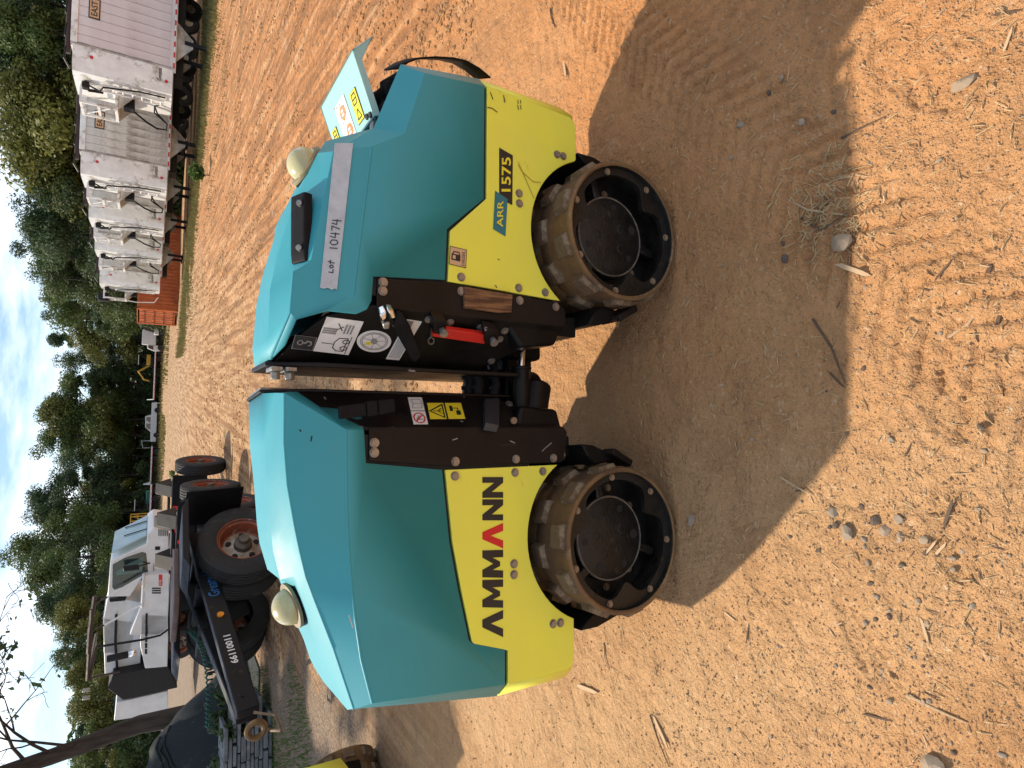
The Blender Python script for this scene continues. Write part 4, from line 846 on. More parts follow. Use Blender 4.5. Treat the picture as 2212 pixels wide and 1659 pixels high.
    # running gear
    MB().box((Lg / 2 + .5, WT / 2, ZR - .22), (Lg - 1, 1.0, .28)).build('frame', BLKIN, t, T_)
    for yy in (.45, WT - .45):
        MB().prism([(1.5, yy, ZR - .1), (3.0, yy, ZR - .1), (2.45, yy, .55), (2.15, yy, .55)], (0, .08, 0)).build('leg_gusset', ALU, t, T_)
        MB().box((2.3, yy + .04, .42), (.14, .14, .85)).build('landing_leg', BLKV, t, T_); MB().box((2.3, yy + .04, .03), (.34, .30, .06)).build('foot', BLKV, t, T_)
    MB().box((2.3, WT / 2, .6), (.10, WT - .9, .10)).build('leg_brace', BLKV, t, T_)
    for xx in (5.2, 6.6): MB().prism([(xx, .5, ZR - .2), (xx + .9, .5, ZR - .2), (xx + .45, .5, .45)], (0, .1, 0)).build('frame_gusset', BLKV, t, T_)
    for xx in (9.2, 10.5):
        for yy in (.05, WT - .35):
            wq = MB().lathe([(.20, -.13), (.28, -.13), (.44, -.12), (.50, -.08), (.505, 0), (.50, .08), (.44, .12), (.28, .13), (.20, .13)], 28, Matrix.Translation((xx, yy + .15, .505)) @ AX).build('wheel', TYRE, t, T_)
            MB().lathe([(0, -.05), (.16, -.06), (.27, -.12)], 20, Matrix.Translation((xx, yy + .15, .505)) @ AX).build('rim', HUBW, wq, T_)
    return t
TRS = [(207, 26.0, ALUP, 'pinkish aluminium dump trailer with a dented nose, first of the parked row'), (412, 30.0, ALU, 'grey aluminium dump trailer, second of the parked row'), (498, 34.2, ALU, 'dull dump trailer parked third in the row of five'), (562, 38.2, ALU, 'dull dump trailer parked fourth in the row of five')]
for i, (yp, Y, sk, lb) in enumerate(TRS):
    xc = at_depth(378, yp, Y).x; make_trailer(Y, xc, sk, lb, True, i < 2)
xc = at_depth(365, 629, 42.4).x
t5 = make_trailer(42.4, xc, ALU, 'dump trailer with a dark box on its front, last of the row by the container', False, False)
MB().box((-.55, 1.9, ZR + HB - .25), (.5, 1.0, .55)).build('front_box', BLKV, t5, Frame((xc, 42.4), 0).M(), bevel=.05)
MB().tube([(-.5, 2.45, ZR + HB - .6), (-.62, 2.5, ZR + 1.2), (-.55, 2.45, ZR + .25), (-.2, 2.2, ZR + .05)], .035, 6).build('guard_tube', ALUB, t5, Frame((xc, 42.4), 0).M())
# ---------------------------------------------------------------- orange container
F = Frame((at_depth(392, 674, 47.5).x, 47.5), .36); M_ = F.M()
t = thing('shipping_container', F.w(0, 0, 0), 'rusty orange shipping container standing behind the last trailer', 'container')
hC = at_depth(297, 672, 47.5).z + .05; LC, WC = 12.2, 2.44
mb = MB(); pf = []
xx = .1
while xx < LC - .1:
    pf += [(xx, .0), (xx + .07, .0), (xx + .11, .04), (xx + .20, .04), (xx + .24, .0)]; xx += .28
for yy, sg in ((0, 1), (WC, -1)):
    a = [V((x, yy + sg * (d + .03), .15)) for x, d in pf]; b = [p + V((0, 0, hC - .3)) for p in a]; strip(mb, a, b)
mb.build('side_wall', ORC, t, M_, smooth=0)
mb = MB(); mb.box((LC / 2, WC / 2, hC - .03), (LC, WC, .05)); mb.build('roof', ORC, t, M_)
for zz in (.09, hC - .09):
    for yy in (.05, WC - .05): MB().box((LC / 2, yy, zz), (LC, .12, .16)).build('rail', ORC, t, M_)
for x_ in (.06, LC - .06):
    for yy in (.06, WC - .06): MB().box((x_, yy, hC / 2), (.14, .14, hC)).build('corner_post', ORC, t, M_)
for k in range(2):
    dr = MB().box((.05, .14 + .55 + k * 1.08, hC / 2), (.05, 1.06, hC - .3)).build('door', ORC, t, M_)
    for q in range(4): MB().box((-.0, .14 + .55 + k * 1.08, .35 + q * (hC - .5) / 3.4), (.06, .98, .10)).build('door_rib', ORC, dr, M_)
    for q in (-.3, .3): MB().cyl((-.05, .69 + k * 1.08 + q, .15), (-.05, .69 + k * 1.08 + q, hC - .15), .025, 8).build('lock_rod', RUSTB, dr, M_)
# ---------------------------------------------------------------- far vehicles along the wood
def far_frame(y_px, Y, psi=0, x=345):
    p = at_depth(x, y_px, Y); return Frame((p.x, Y), psi)
wheel_me = MB().lathe([(.0, -.10), (.20, -.12), (.36, -.12), (.40, -.06), (.40, .06), (.36, .12), (.0, .12)], 20, AX).mesh('wheel'); wheel_me.materials.append(TYRE)
F = far_frame(954, 100); M_ = F.M(); t = thing('pickup_truck', F.w(0, 0, 0), 'white crew cab pickup with a headache rack parked before the wood', 'pickup')
mb = MB(); mb.xz([(.0, .45), (.0, 1.05), (.15, 1.12), (1.5, 1.15), (1.55, 1.12), (5.6, 1.12), (5.7, .5), (5.0, .42), (.6, .42)], 0, 1.9); mb.build('body', WHT, t, M_, bevel=.05)
mb = MB(); mb.xz([(1.35, 1.13), (2.1, 1.82), (3.6, 1.85), (3.85, 1.13)], .1, 1.8); mb.build('cab', WHT, t, M_, bevel=.05)
for x0, x1 in ((1.75, 2.62), (2.75, 3.55)): mb = MB(); mb.xz([(x0, 1.2), (x0 + .3, 1.72), (x1, 1.72), (x1, 1.2)], .085, .11); mb.build('window', GLASS, t, M_)
for x_ in (.95, 4.55):
    for yy in (.1, 1.8): add('wheel', wheel_me, None, t, M_ @ Matrix.Translation((x_, yy, .40)))
mb = MB(); mb.tube([(-.9, .3, 1.15), (-.9, .3, 2.0), (.1, .3, 2.2), (.1, .3, 1.1)], .05, 6); mb.build('rack', WHT, t, M_)
for (yp, Yd, ln_, lb) in ((864, 97, 7.4, 'low flatbed trailer with a pale deck edge below the small excavator'), (1047, 90, 5.0, 'low equipment trailer with red and white edge markers beyond the dollies'), (1150, 78, 5.5, 'low flatbed trailer with a pale deck behind the sweeper cab')):
    F = far_frame(yp, Yd); M_ = F.M(); t = thing('flatbed_trailer', F.w(0, 0, 0), lb, 'trailer')
    MB().box((ln_ / 2, 1.2, .95), (ln_, 2.4, .14)).build('deck', PLANK, t, M_); MB().box((ln_ / 2, -.02, .95), (ln_, .06, .16)).build('deck_edge', WHITEP, t, M_)
    for q in range(int(ln_ / .6)): MB().box((.3 + q * .6, -.06, .86), (.3, .02, .09)).build('marker', REDP, t, M_)
    for x_ in (ln_ - 1.6, ln_ - .7):
        for yy in (.2, 2.2): add('wheel', wheel_me, None, t, M_ @ Matrix.Translation((x_, yy, .40)))
    MB().box((ln_ / 2, 1.2, .76), (ln_ - .4, 1.2, .22)).build('chassis', BLKV, t, M_)
    mb = MB(); mb.prism([(0, .2, 1.0), (0, 2.2, 1.0), (-.1, 1.2, 1.75)], (.1, 0, 0)); mb.box((-.5, 1.2, .4), (.1, .1, .8)); mb.build('front_board', WHITEP if yp != 1150 else BLKV, t, M_)
F = far_frame(812, 97.5); M_ = F.M(); t = thing('mini_excavator', F.w(0, 0, 1.02), 'small yellow excavator with a canopy riding on the flatbed', 'excavator')
MB().box((1.9, 1.2, 1.24), (1.7, 1.4, .42)).build('tracks', BLKV, t, M_, bevel=.1); MB().box((2.2, 1.2, 1.72), (1.5, 1.3, .5)).build('house', YELM, t, M_, bevel=.06)
for x_, yy in ((1.6, .65), (1.6, 1.75), (2.7, .65), (2.7, 1.75)): MB().box((x_, yy, 2.4), (.07, .07, 1.0)).build('canopy_post', BLKV, t, M_)
MB().box((2.15, 1.2, 2.93), (1.4, 1.4, .08)).build('canopy', WHT, t, M_); MB().tube([(1.4, 1.2, 1.6), (.5, 1.2, 2.9), (-.6, 1.2, 2.2), (-.8, 1.2, 1.4)], .14, 8).build('boom', YELM, t, M_); MB().prism([(-.8, .9, 1.04), (-.5, .9, 1.5), (-1.0, .9, 1.5)], (0, .6, 0)).build('bucket', BLKV, t, M_)
F = far_frame(757, 88); M_ = F.M(); t = thing('box_van', F.w(0, 0, 0), 'small white box van parked beside the orange container', 'van')
MB().box((1.6, 1, 1.75), (1.9, 1.9, 1.5)).build('cargo_box', WHT, t, M_, bevel=.05); mb = MB(); mb.xz([(-.1, .5), (-.1, 1.2), (.2, 1.9), (.62, 1.95), (.62, .5)], .15, 1.85); mb.build('cab', WHT, t, M_, bevel=.05)
mb = MB(); mb.xz([(.0, 1.25), (.24, 1.8), (.55, 1.8), (.55, 1.25)], .135, .16); mb.build('window', GLASS, t, M_); MB().box((1.2, 1, .65), (2.7, 1.3, .3)).build('chassis', BLKV, t, M_)
for x_ in (.35, 2.1):
    for yy in (.2, 1.8): add('wheel', wheel_me, None, t, M_ @ Matrix.Translation((x_, yy, .40)))
F = far_frame(722, 84); M_ = F.M(); t = thing('tipper_truck', F.w(0, 0, 0), 'dark red truck with a white bonnet half hidden by the orange container', 'truck')
mb = MB(); mb.xz([(.2, 1.3), (.45, 2.3), (3.0, 2.5), (3.0, 1.2)], .1, 2.1); mb.build('tipper_body', DKB, t, M_, bevel=.05); MB().box((.7, 1.1, 1.0), (1.5, 1.7, .5)).build('bonnet', WHT, t, M_, bevel=.06); MB().box((1.7, 1.1, .7), (3.2, 1.2, .25)).build('chassis', BLKV, t, M_)
for x_ in (.5, 2.3):
    for yy in (.2, 2.0): add('wheel', wheel_me, None, t, M_ @ Matrix.Translation((x_, yy, .40)))
F = far_frame(1100, 82); M_ = F.M(); t = thing('compact_tractor', F.w(0, 0, 0), 'green compact tractor with a cab frame parked before the wood', 'tractor')
MB().box((1.4, .8, 1.1), (1.5, .8, .6)).build('bonnet', GRNM, t, M_, bevel=.08)
for x_ in (.1, .95):
    for yy in (.3, 1.3): MB().box((x_, yy, 1.85), (.07, .07, 1.3)).build('cab_post', BLKV, t, M_)
MB().box((.52, .8, 2.5), (1.1, 1.2, .08)).build('cab_roof', WHT, t, M_); MB().box((.5, .8, .9), (1.0, .9, .5)).build('chassis', GRNM, t, M_)
for yy in (.1, 1.5):
    for x_, s_ in ((.4, 1.6), (1.8, 1.0)): add('wheel', wheel_me, None, t, M_ @ Matrix.Translation((x_, yy, .40 * s_)) @ Matrix.Scale(s_, 4))
F = far_frame(1160, 70, x=329); M_ = F.M(); t = thing('steel_cage', F.w(0, 0, 0), 'orange painted steel lattice cage standing behind the sweeper cab', 'cage')
for yy in (0, 1.2):
    for x_ in (0, .75, 1.5, 2.2): MB().box((x_, yy, 1.35), (.08, .08, 2.7)).build('post', YELM, t, M_)
    for zz in (.7, 1.4, 2.05, 2.66): MB().box((1.1, yy - .06 if yy == 0 else yy + .06, zz), (2.25, .05, .07)).build('bar', YELM, t, M_)
    for x_ in (0, .75, 1.5): MB().tube([(x_, yy, .7), (x_ + .72, yy, 2.6)], .03, 5).build('diagonal', YELM, t, M_)
# ---------------------------------------------------------------- dollies and wheels
tyre_p = [(.285, -.115), (.33, -.135), (.43, -.135), (.485, -.118), (.500, -.105)]
for gq in (-.075, -.025, .025, .075): tyre_p += [(.502, gq - .018), (.490, gq - .014), (.490, gq - .004), (.503, gq)]
tyre_p += [(.500, .105), (.485, .118), (.43, .135), (.33, .135), (.285, .115)]
TY = MB().lathe(tyre_p, 48, AX).mesh('tyre', 28); TY.materials.append(TYRE)
RM = MB().lathe([(.290, -.120), (.300, -.125), (.296, -.10), (.262, -.085), (.250, .06), (.215, .085), (.0, .085)], 40, AX).mesh('rim', 30); RM.materials.append(RIMO)
RD = MB().lathe([(.225, .06), (.16, .045), (.11, .02), (.0, .02)], 36, AX).mesh('disc', 30); RD.materials.append(HUBW)
HB_ = MB().lathe([(.105, .02), (.100, -.05), (.06, -.08), (.055, -.13), (.0, -.135)], 24, AX).mesh('hub', 30); HB_.materials.append(mat('hub_dark', (.13, .105, .08), (.07, .055, .04), .6))
HO = MB().cyl((.165, -.004, 0), (.165, .05, 0), .034, 14).mesh('hand_hole'); HO.materials.append(BLKIN)
def wheel(parent, Mw, dual=True, name='wheel'):           # outer face towards local -y
    e = add(name, TY, None, parent, Mw)
    add('rim', RM, None, e, Mw); dd = add('disc', RD, None, e, Mw); add('hub', HB_, None, e, Mw)
    for i in range(5): add('hand_hole', HO, None, e, Mw @ Matrix.Translation((0, .035, 0)) @ Matrix.Rotation(i * 1.2566, 4, 'Y'))
    if dual: add('inner_tyre', TY, None, parent, Mw @ Matrix.Translation((0, .31, 0)))
    return e
def face(nv):                                              # matrix whose -y axis is nv (horizontal)
    nv = V(nv).normalized(); y = -nv; z = V((0, 0, 1)); x = y.cross(z); return Matrix((x, y, z)).transposed().to_4x4()
# dolly with the lettered drawbar
nA = V((math.sin(R_(52)), -math.cos(R_(52)), 0)); fw = V((-nA.y * -1, 0, 0))
fwd = V((nA.y, -nA.x, 0))                                   # drawbar direction: left and towards the camera
WA = ground(634, 1187); WA.z = 0; WA = WA + V((.0, .45, 0)); ax_in = -nA
A0 = WA + ax_in * .95                                      # axle middle
tA = thing('converter_dolly', A0, 'black trailer dolly with a long lettered drawbar and dusty dual wheels', 'dolly')
wm = face(nA); wm.translation = WA + V((0, 0, .505)); wheel(tA, wm)
wm2 = face(-nA); wm2.translation = WA + ax_in * 1.9 + V((0, 0, .505)); wheel(tA, wm2)
def wp(a, b, z): return A0 + fwd * a + nA * b + V((0, 0, z))
MB().cyl(wp(0, .75, .505), wp(0, -.75, .505), .075, 14).build('axle', BLKV, tA)
eye = ground(548, 1578, .62)
E_ = eye - A0; ea, eb_ = E_.dot(fwd), E_.dot(nA)
def beam(p0, p1, w_, h_, name, m=BLKV, par=tA, bev=.012):
    p0, p1 = V(p0), V(p1); d = (p1 - p0).normalized(); s_ = d.cross(V((0, 0, 1))).normalized() * w_ / 2; u_ = s_.cross(d).normalized() * h_ / 2
    mb = MB(); c = [p0 - s_ - u_, p0 + s_ - u_, p0 + s_ + u_, p0 - s_ + u_]; mb.prism(c, p1 - p0); return mb.build(name, m, par, bevel=bev)
zb = .98
bm1 = beam(wp(-.55, .50, zb), wp(ea - .15, eb_ + .05, .66), .10, .20, 'drawbar_beam'); bm2 = beam(wp(-.55, -.50, zb), wp(ea - .15, eb_ - .05, .66), .10, .20, 'drawbar_beam')
for a in (-.5, .15, .62): beam(wp(a, .5 * (1 - max(0, a + .5) / (ea + .5)) + .02, zb - .05 - .05 * max(0, a)), wp(a, -.5 * (1 - max(0, a + .5) / (ea + .5)) - .02, zb - .05 - .05 * max(0, a)), .09, .12, 'crossmember')
beam(wp(-.75, .85, 1.02), wp(-.75, -.85, 1.02), .10, .14, 'rear_beam'); 
mb = MB(); fw_ = [(.42, .30), (.30, .48), (-.25, .50), (-.48, .36), (-.62, .18), (-.20, .06), (-.20, -.06), (-.62, -.18), (-.48, -.36), (-.25, -.50), (.30, -.48), (.42, -.30)]
mb.prism([wp(a, b, 1.16) for a, b in fw_], (0, 0, .06)); mb.build('fifth_wheel_plate', mat('rusty_plate', (.15, .085, .065), (.09, .055, .045), .6, scale=4), tA, bevel=.01)
for b in (.35, -.35): beam(wp(.1, b, 1.02), wp(.1, b, 1.16), .12, .10, 'plate_mount')
for b in (.95, -.95):
    mb = MB(); mb.prism([wp(-.62, b - .32, 1.12), wp(-.62, b + .32, 1.12), wp(-.66, b + .32, .48), wp(-.66, b - .32, .48)], fwd * .012); mb.build('mud_flap', RUB, tA, bevel=.003)
    mb = MB(); mb.prism([wp(-.55, b - .30, 1.10), wp(.45, b - .30, 1.10), wp(.30, b - .30, 1.17), wp(-.4, b - .30, 1.17)], nA * .6); mb.build('fender', BLKV, tA, bevel=.01)
# spring hanger, lamps, eye, coils
MB().prism([wp(.45, .48, .80), wp(.75, .46, .72), wp(.62, .46, .42), wp(.42, .48, .45)], -nA * .06).build('spring_hanger', BLKV, tA, bevel=.02)
MB().lathe([(.075 + .028 * math.cos(i * .785), .028 * math.sin(i * .785)) for i in range(8)], 24, Matrix.Translation(wp(ea, eb_, .60)) @ AX, close=True).build('drawbar_eye', mat('gold_rust', (.30, .19, .08), (.18, .10, .05), .5, metal=.4), tA)
mb = MB(); pts = [wp(.75, .0, .90)]
for i in range(150):
    t = i / 150; q = wp(lerp(.45, ea - .75, t), -.05 + .15 * math.sin(t * 5), lerp(1.02, .85, t) - .08 * math.sin(t * math.pi)); pts.append(q + V((0, math.cos(i * 1.05), math.sin(i * 1.05))) * .035)
mb.tube(pts[1:], .010, 5); mb.build('coiled_air_line', GREENH, tA)
for k in range(3): MB().tube([wp(.8 + .1 * k, -.1, .85), wp(1.1, .1 * k - .1, .5), wp(1.45, .05, .42 + .06 * k), wp(ea - .3, eb_ + .06, .70)], .016, 6).build('cable', RUB, tA)
for k in range(2): MB().tube([wp(ea - .12, eb_ + .1 - .2 * k, .62), wp(ea - .02, eb_ + .16 - .3 * k, .45), wp(ea + .08, eb_ + .05, .40)], .014, 6).build('safety_chain', RUSTB, tA)
beam(wp(ea - .5, eb_ + .05, .62), wp(ea - .5, eb_ + .05, .03), .07, .07, 'prop_stand')
# writing on the drawbar flank
c0, c1 = wp(-.55, .50, zb), wp(ea - .15, eb_ + .05, .66); dB = (c1 - c0).normalized(); sB = dB.cross(V((0, 0, 1))).normalized(); sB = sB if sB.dot(CAM - c0) > 0 else -sB
BPl = Plane(c0 + sB * .053, c1 + sB * .053, c0 + sB * .053 + V((0, 0, 1)))
rB = V((0, 0, 1)) - dB * dB.z; rB.normalize()
def beam_text(s_, m, t0, t1, z0, z1_, bold=.0):
    cu = bpy.data.curves.new('t', 'FONT'); cu.body = s_; cu.offset = bold; cu.resolution_u = 2; to = bpy.data.objects.new('t', cu); sc.collection.objects.link(to); dg = bpy.context.evaluated_depsgraph_get()
    me = bpy.data.meshes.new_from_object(to.evaluated_get(dg)); bpy.data.objects.remove(to); bpy.data.curves.remove(cu)
    xs = [v.co.x for v in me.vertices]; ys = [v.co.y for v in me.vertices]; Lb = (c1 - c0).length
    for v in me.vertices:
        a = (v.co.x - min(xs)) / (max(xs) - min(xs)); b = (v.co.y - min(ys)) / (max(ys) - min(ys)); v.co = c0 + dB * Lb * lerp(t0, t1, a) + rB * lerp(z0, z1_, b) + sB * .054
    me.materials.clear(); add('lettering', me, m, bm1)
beam_text('66110011', WHITEP, .80, .66, -.036, .036, .03)
beam_text('Greatwide', mat('blue_print', (.03, .16, .42), (.025, .13, .36), .5), .44, .26, -.06, .06, .01)
mb = MB(); q = lerp(c0, c1, .55) + sB * .05; mb.cyl(q, q + sB * .02, .035, 14); mb.build('amber_lamp', mat('amber', (.75, .28, .02), (.65, .22, .02), .3), tA)
# loose wheel and the two dollies behind
p = ground(578, 1082); wm = face((1, -.02, 0)); wm.translation = V((p.x - .1, p.y + .12, .500)); wheelB = thing('truck_wheel', (p.x - .1, p.y + .12, 0), 'single truck wheel with a rusty orange rim standing behind the dusty duals', 'wheel'); wheel(wheelB, wm, True, 'outer_tyre')
def dolly2(p, ang, label, rimside):
    n_ = V((math.cos(ang), math.sin(ang), 0)); f_ = V((-n_.y, n_.x, 0)); t = thing('converter_dolly', p - n_ * .95, label, 'dolly'); c = p - n_ * .95
    wm = face(n_); wm.translation = p + V((0, 0, .505)); wheel(t, wm, rimside)
    wm = face(-n_); wm.translation = p - n_ * 1.9 + V((0, 0, .505)); wheel(t, wm)
    W = lambda a, b, z: c + f_ * a + n_ * b + V((0, 0, z))
    MB().cyl(W(0, .75, .505), W(0, -.75, .505), .07, 12).build('axle', BLKV, t); beam(W(-.7, .4, .98), W(1.6, .1, .9), .1, .16, 'frame_beam', par=t); beam(W(-.7, -.4, .98), W(1.6, -.1, .9), .1, .16, 'frame_beam', par=t); beam(W(-.72, .85, 1.0), W(-.72, -.85, 1.0), .08, .14, 'rear_beam', par=t)
    for b in (.62, -.62):
        MB().prism([W(-.78, b - .32, 1.06), W(-.78, b + .32, 1.06), W(-.80, b + .32, .42), W(-.80, b - .32, .42)], f_ * .012).build('mud_flap', RUB, t, bevel=.004)
        MB().cyl(W(-.77, b * .4, 1.0), W(-.80, b * .4, 1.0), .045, 14).build('tail_lamp', REDP, t)
        MB().prism([W(-.45, b * .6, 1.06), W(.25, b * .6, 1.06), W(-.1, b * .6, 1.36)], n_ * .25).build('fifth_wheel_ramp', BLKV, t, bevel=.01)
    beam(W(-.1, .3, 1.1), W(-.1, -.3, 1.1), .5, .05, 'fifth_wheel_plate', par=t); MB().box(W(-.79, 0, .92), (.30, .02, .10)).build('plate', WHITEP, t)
p = ground(520, 1052); dolly2(V((p.x - .05, p.y + .1, 0)), -.03, 'second black trailer dolly with white hub and mud flaps, behind the lettered one', True)
p = ground(488, 1000); dolly2(V((p.x - .05, p.y + .1, 0)), -.10, 'farthest black trailer dolly with a single tyre turned edge on', False)
# ---------------------------------------------------------------- street sweeper truck
YS = 20.5
def zs(p, q): return ((300 + .3014 * p) / 1.8228, (2000 + .3014 * q) / 1.8228)
def zt_(p, q): return ((300 + .3761 * p) / 1.8228, (2400 + .3761 * q) / 1.8228)
po = at_depth(365, 1215, YS); FS = Frame((po.x, po.y), -.12); MS = FS.M()
tS = thing('street_sweeper', FS.w(-1.5, 1.0, 0), 'white sweeper truck with a forward cab and a dark roof rack frame', 'truck')
def SP(pts, fn=zs, yy=0): return [tuple(FS.hit(*fn(*q), yy)[i] for i in (0, 2)) for q in pts]
def spr(pts, y0, y1, name, m, fn=zs, bev=.02, yy=None, par=None):
    mb = MB(); mb.xz(SP(pts, fn, y0 if yy is None else yy), y0, y1); return mb.build(name, m, par or tS, MS, bevel=bev)
spr([(1210, 300), (1005, 280), (925, 350), (925, 470), (445, 700), (410, 1160), (700, 1160), (870, 900), (1215, 830)], 0, 1.9, 'cab', WHT, bev=.03)
spr([(915, 590), (860, 575), (640, 650), (475, 740), (470, 1040), (500, 1075), (680, 1010), (900, 860), (940, 840)], -.012, .02, 'side_window', GLASS)
spr([(880, 640), (700, 720), (520, 830), (520, 880), (860, 840)], -.018, -.013, 'window_reflection', mat('reflection_paint', (.10, .17, .17), (.07, .13, .13), .1), bev=0)  # reflection painted on the side glass as a lighter patch
q = SP([(925, 400), (470, 630)]); mb = MB(); (xa, za), (xb, zb_) = q; mb.prism([(xa + .06, .08, za), (xa + .06, 1.8, za), (xb + .05, 1.8, zb_), (xb + .05, .08, zb_)], (.03, 0, .02)); mb.build('windscreen', GLASSL, tS, MS)
mb = MB(); mb.tube([(xa + .12, .5, za + .02), (lerp(xa, xb, .7) + .12, .9, lerp(za, zb_, .7))], .015, 5); mb.tube([(xa + .12, 1.2, za + .02), (lerp(xa, xb, .7) + .12, 1.6, lerp(za, zb_, .7))], .015, 5); mb.build('wiper', BLKV, tS, MS)
for k in range(5): spr([(1075 + k * 27, 275), (1087 + k * 27, 275), (1087 + k * 27, 365), (1075 + k * 27, 368)], -.02, .01, 'vent_slat', BLKV, bev=0)
spr([(1030, 505), (1095, 505), (1095, 550), (1030, 550)], -.015, .01, 'side_lamp', BLKV, bev=0)
PLS = FS.side(-.008)
text('Johnston', INK, [zs(1026, 960), zs(1024, 728), zs(1000, 728), zs(1002, 960)], PLS, .004, tS, 'lettering', .02)
# mirror
spr([(610, 755), (815, 730), (825, 795), (620, 820)], -.28, -.20, 'mirror', BLKV, yy=-.2); mb = MB(); a = FS.hit(*zs(820, 760), -.2); b = FS.hit(*zs(960, 720), 0); mb.tube([a, b], .02, 6); mb.build('mirror_arm', BLKV, tS, MS)
# rear body with engine cowl, fender beams, grille
spr([(870, 890), (1210, 845), (1215, 1120), (1195, 1560), (1080, 1659), (700, 1659), (860, 1250), (905, 1180)], -.25, 1.2, 'engine_cowl', WHT, yy=-.25)
for k in range(3): spr([(990, 1042 + k * 30), (1105, 1042 + k * 30), (1105, 1056 + k * 30), (990, 1056 + k * 30)], -.265, -.24, 'louvre', BLKV, yy=-.25, bev=0)
spr([(1078, 870), (1125, 870), (1125, 1015), (1078, 1015)], -.262, -.24, 'red_plate', RED, yy=-.25, bev=0)
text('SM 900', WHITEP, [zs(1115, 1005), zs(1115, 940), zs(1085, 940), zs(1085, 1005)], FS.side(-.264), .002, tS, 'lettering')
spr([(905, 1390), (930, 1390), (935, 1640), (908, 1640)], -.265, -.24, 'louvre', BLKV, yy=-.25, bev=0)
spr([(410, 1190), (360, 1440), (360, 1900), (700, 1900), (860, 1240), (680, 1200)], .3, 1.9, 'hopper', WHT, yy=.3)
spr([(430, 1185), (430, 1235), (640, 1215), (660, 1165)], .1, .25, 'intake_panel', BLKV, yy=.1)
spr([(680, 50), (960, 60), (965, 300), (955, 600), (720, 620), (670, 380)], -.25, 1.2, 'engine_cowl', WHT, fn=zt_, yy=-.25)
spr([(280, 90), (640, 130), (680, 300), (670, 640), (300, 690)], .3, 1.9, 'hopper', WHT, fn=zt_, yy=.3)
spr([(385, 690), (960, 580), (1060, 820), (490, 950), (330, 830)], -.1, 1.6, 'grille', BLKIN, fn=zt_, yy=-.1)
spr([(420, 975), (960, 850), (965, 1080), (395, 1165)], .0, 1.2, 'tool_box', WHT, fn=zt_, yy=0)
for k in range(7): spr([(725 - k * 1, 40 + k * 62), (748 - k, 40 + k * 62), (748 - k, 90 + k * 62), (725 - k, 90 + k * 62)], -.27, -.24, 'louvre_slot', BLKV, fn=zt_, yy=-.25, bev=0)
def bar(pts, r, name, m, fn, yy):
    MB().tube([FS.hit(*fn(*q), yy) for q in pts], r, 6).build(name, m, tS, MS)
bar([(850, 905), (410, 1165)], .035, 'fender_brace', WHT, zs, -.2); bar([(850, 1265), (370, 1530)], .035, 'fender_brace', WHT, zs, -.2); bar([(880, 860), (860, 1300)], .035, 'fender_brace', WHT, zs, -.26)
bar([(410, 1165), (250, 1245)], .03, 'rack_bar', DKB, zs, -.2); bar([(370, 1530), (180, 1600)], .03, 'rack_bar', DKB, zs, -.2)
bar([(245, 1150), (180, 1600), (160, 1900)], .06, 'rack_bar', DKB, zs, -.2); bar([(165, 0), (120, 740)], .055, 'rack_bar', DKB, zt_, -.2); bar([(210, 250), (120, 740)], .04, 'rack_bar', DKB, zt_, .9); bar([(130, 720), (460, 650)], .03, 'rack_bar', DKB, zt_, -.2); bar([(220, 350), (140, 740)], .03, 'rack_bar', DKB, zt_, -.2)
bar([(230, 390), (700, 315), (880, 270), (960, 210)], .032, 'exhaust_stay', BLKV, zt_, -.35); bar([(420, 50), (410, 350), (430, 640)], .035, 'side_tube', BLKV, zt_, .2)
mb = MB(); a, b = FS.hit(*zt_(320, 520), -.35), FS.hit(*zt_(545, 470), -.35); mb.cyl(a, b, .10, 14); mb.build('silencer', BLKV, tS, MS, bevel=.02)
mb = MB(); a, b = FS.hit(*zt_(550, 465), -.38), FS.hit(*zt_(630, 445), -.38); mb.cyl(a, b, .11, 14); mb.build('lamp', CHROME, tS, MS, bevel=.02)
for q in ((145, 840), (145, 920)): mb = MB(); a = FS.hit(*zt_(*q), .2); mb.cyl(a, a + V((.02, 0, .18)), .06, 12); mb.build('beacon', ZINC, tS, MS, bevel=.02)
mb = MB(); x0 = FS.hit(*zt_(960, 700), 0).x; x1 = FS.hit(*zs(1210, 320), 0).x; mb.box(((x0 + x1) / 2, .9, .62), (x1 - x0 - .2, 1.4, .30)); mb.build('chassis', BLKV, tS, MS)
for xx in (x1 - 1.0, x0 + 1.0):
    for yy, dd in ((.05, -1), (1.75, 1)): 
        wm = MS @ Matrix.Translation((xx, yy, .47)) @ Matrix.Rotation(0 if dd < 0 else math.pi, 4, 'Z') @ Matrix.Scale(.93, 4); wheel(tS, wm, False)
# ---------------------------------------------------------------- left edge: stone slabs, tarpaulin heap, trunk
ps = ground(590, 1640); ps.z = 0
tQ = thing('stone_stack', ps, 'stack of thin grey flagstones on the ground beside the tarpaulin', 'stone stack')
rg = random.Random(8); zz = 0.0; 
Ms = Matrix.Translation(ps + V((-.30, .35, 0))) @ Matrix.Rotation(.22, 4, 'Z')
for lay in range(11):
    hL = rg.uniform(.045, .065); x = -.75 + rg.uniform(-.05, .05)
    while x < .55:
        w_ = rg.uniform(.22, .48); mb = MB(); d = .62 + rg.uniform(-.05, .06)
        P = [V((x + rg.uniform(0, .02), -d / 2 + rg.uniform(-.03, .03), zz)), V((x + w_ - .012, -d / 2 + rg.uniform(-.03, .03), zz)), V((x + w_ - .012, d / 2, zz)), V((x, d / 2, zz))]
        mb.prism(P, (rg.uniform(-.01, .01), rg.uniform(-.01, .01), hL - .008)); mb.build('slab', STONE, tQ, Ms @ Matrix.Rotation(rg.uniform(-.01, .01), 4, 'Z'), bevel=.006, seg=1); x += w_
    zz += hL
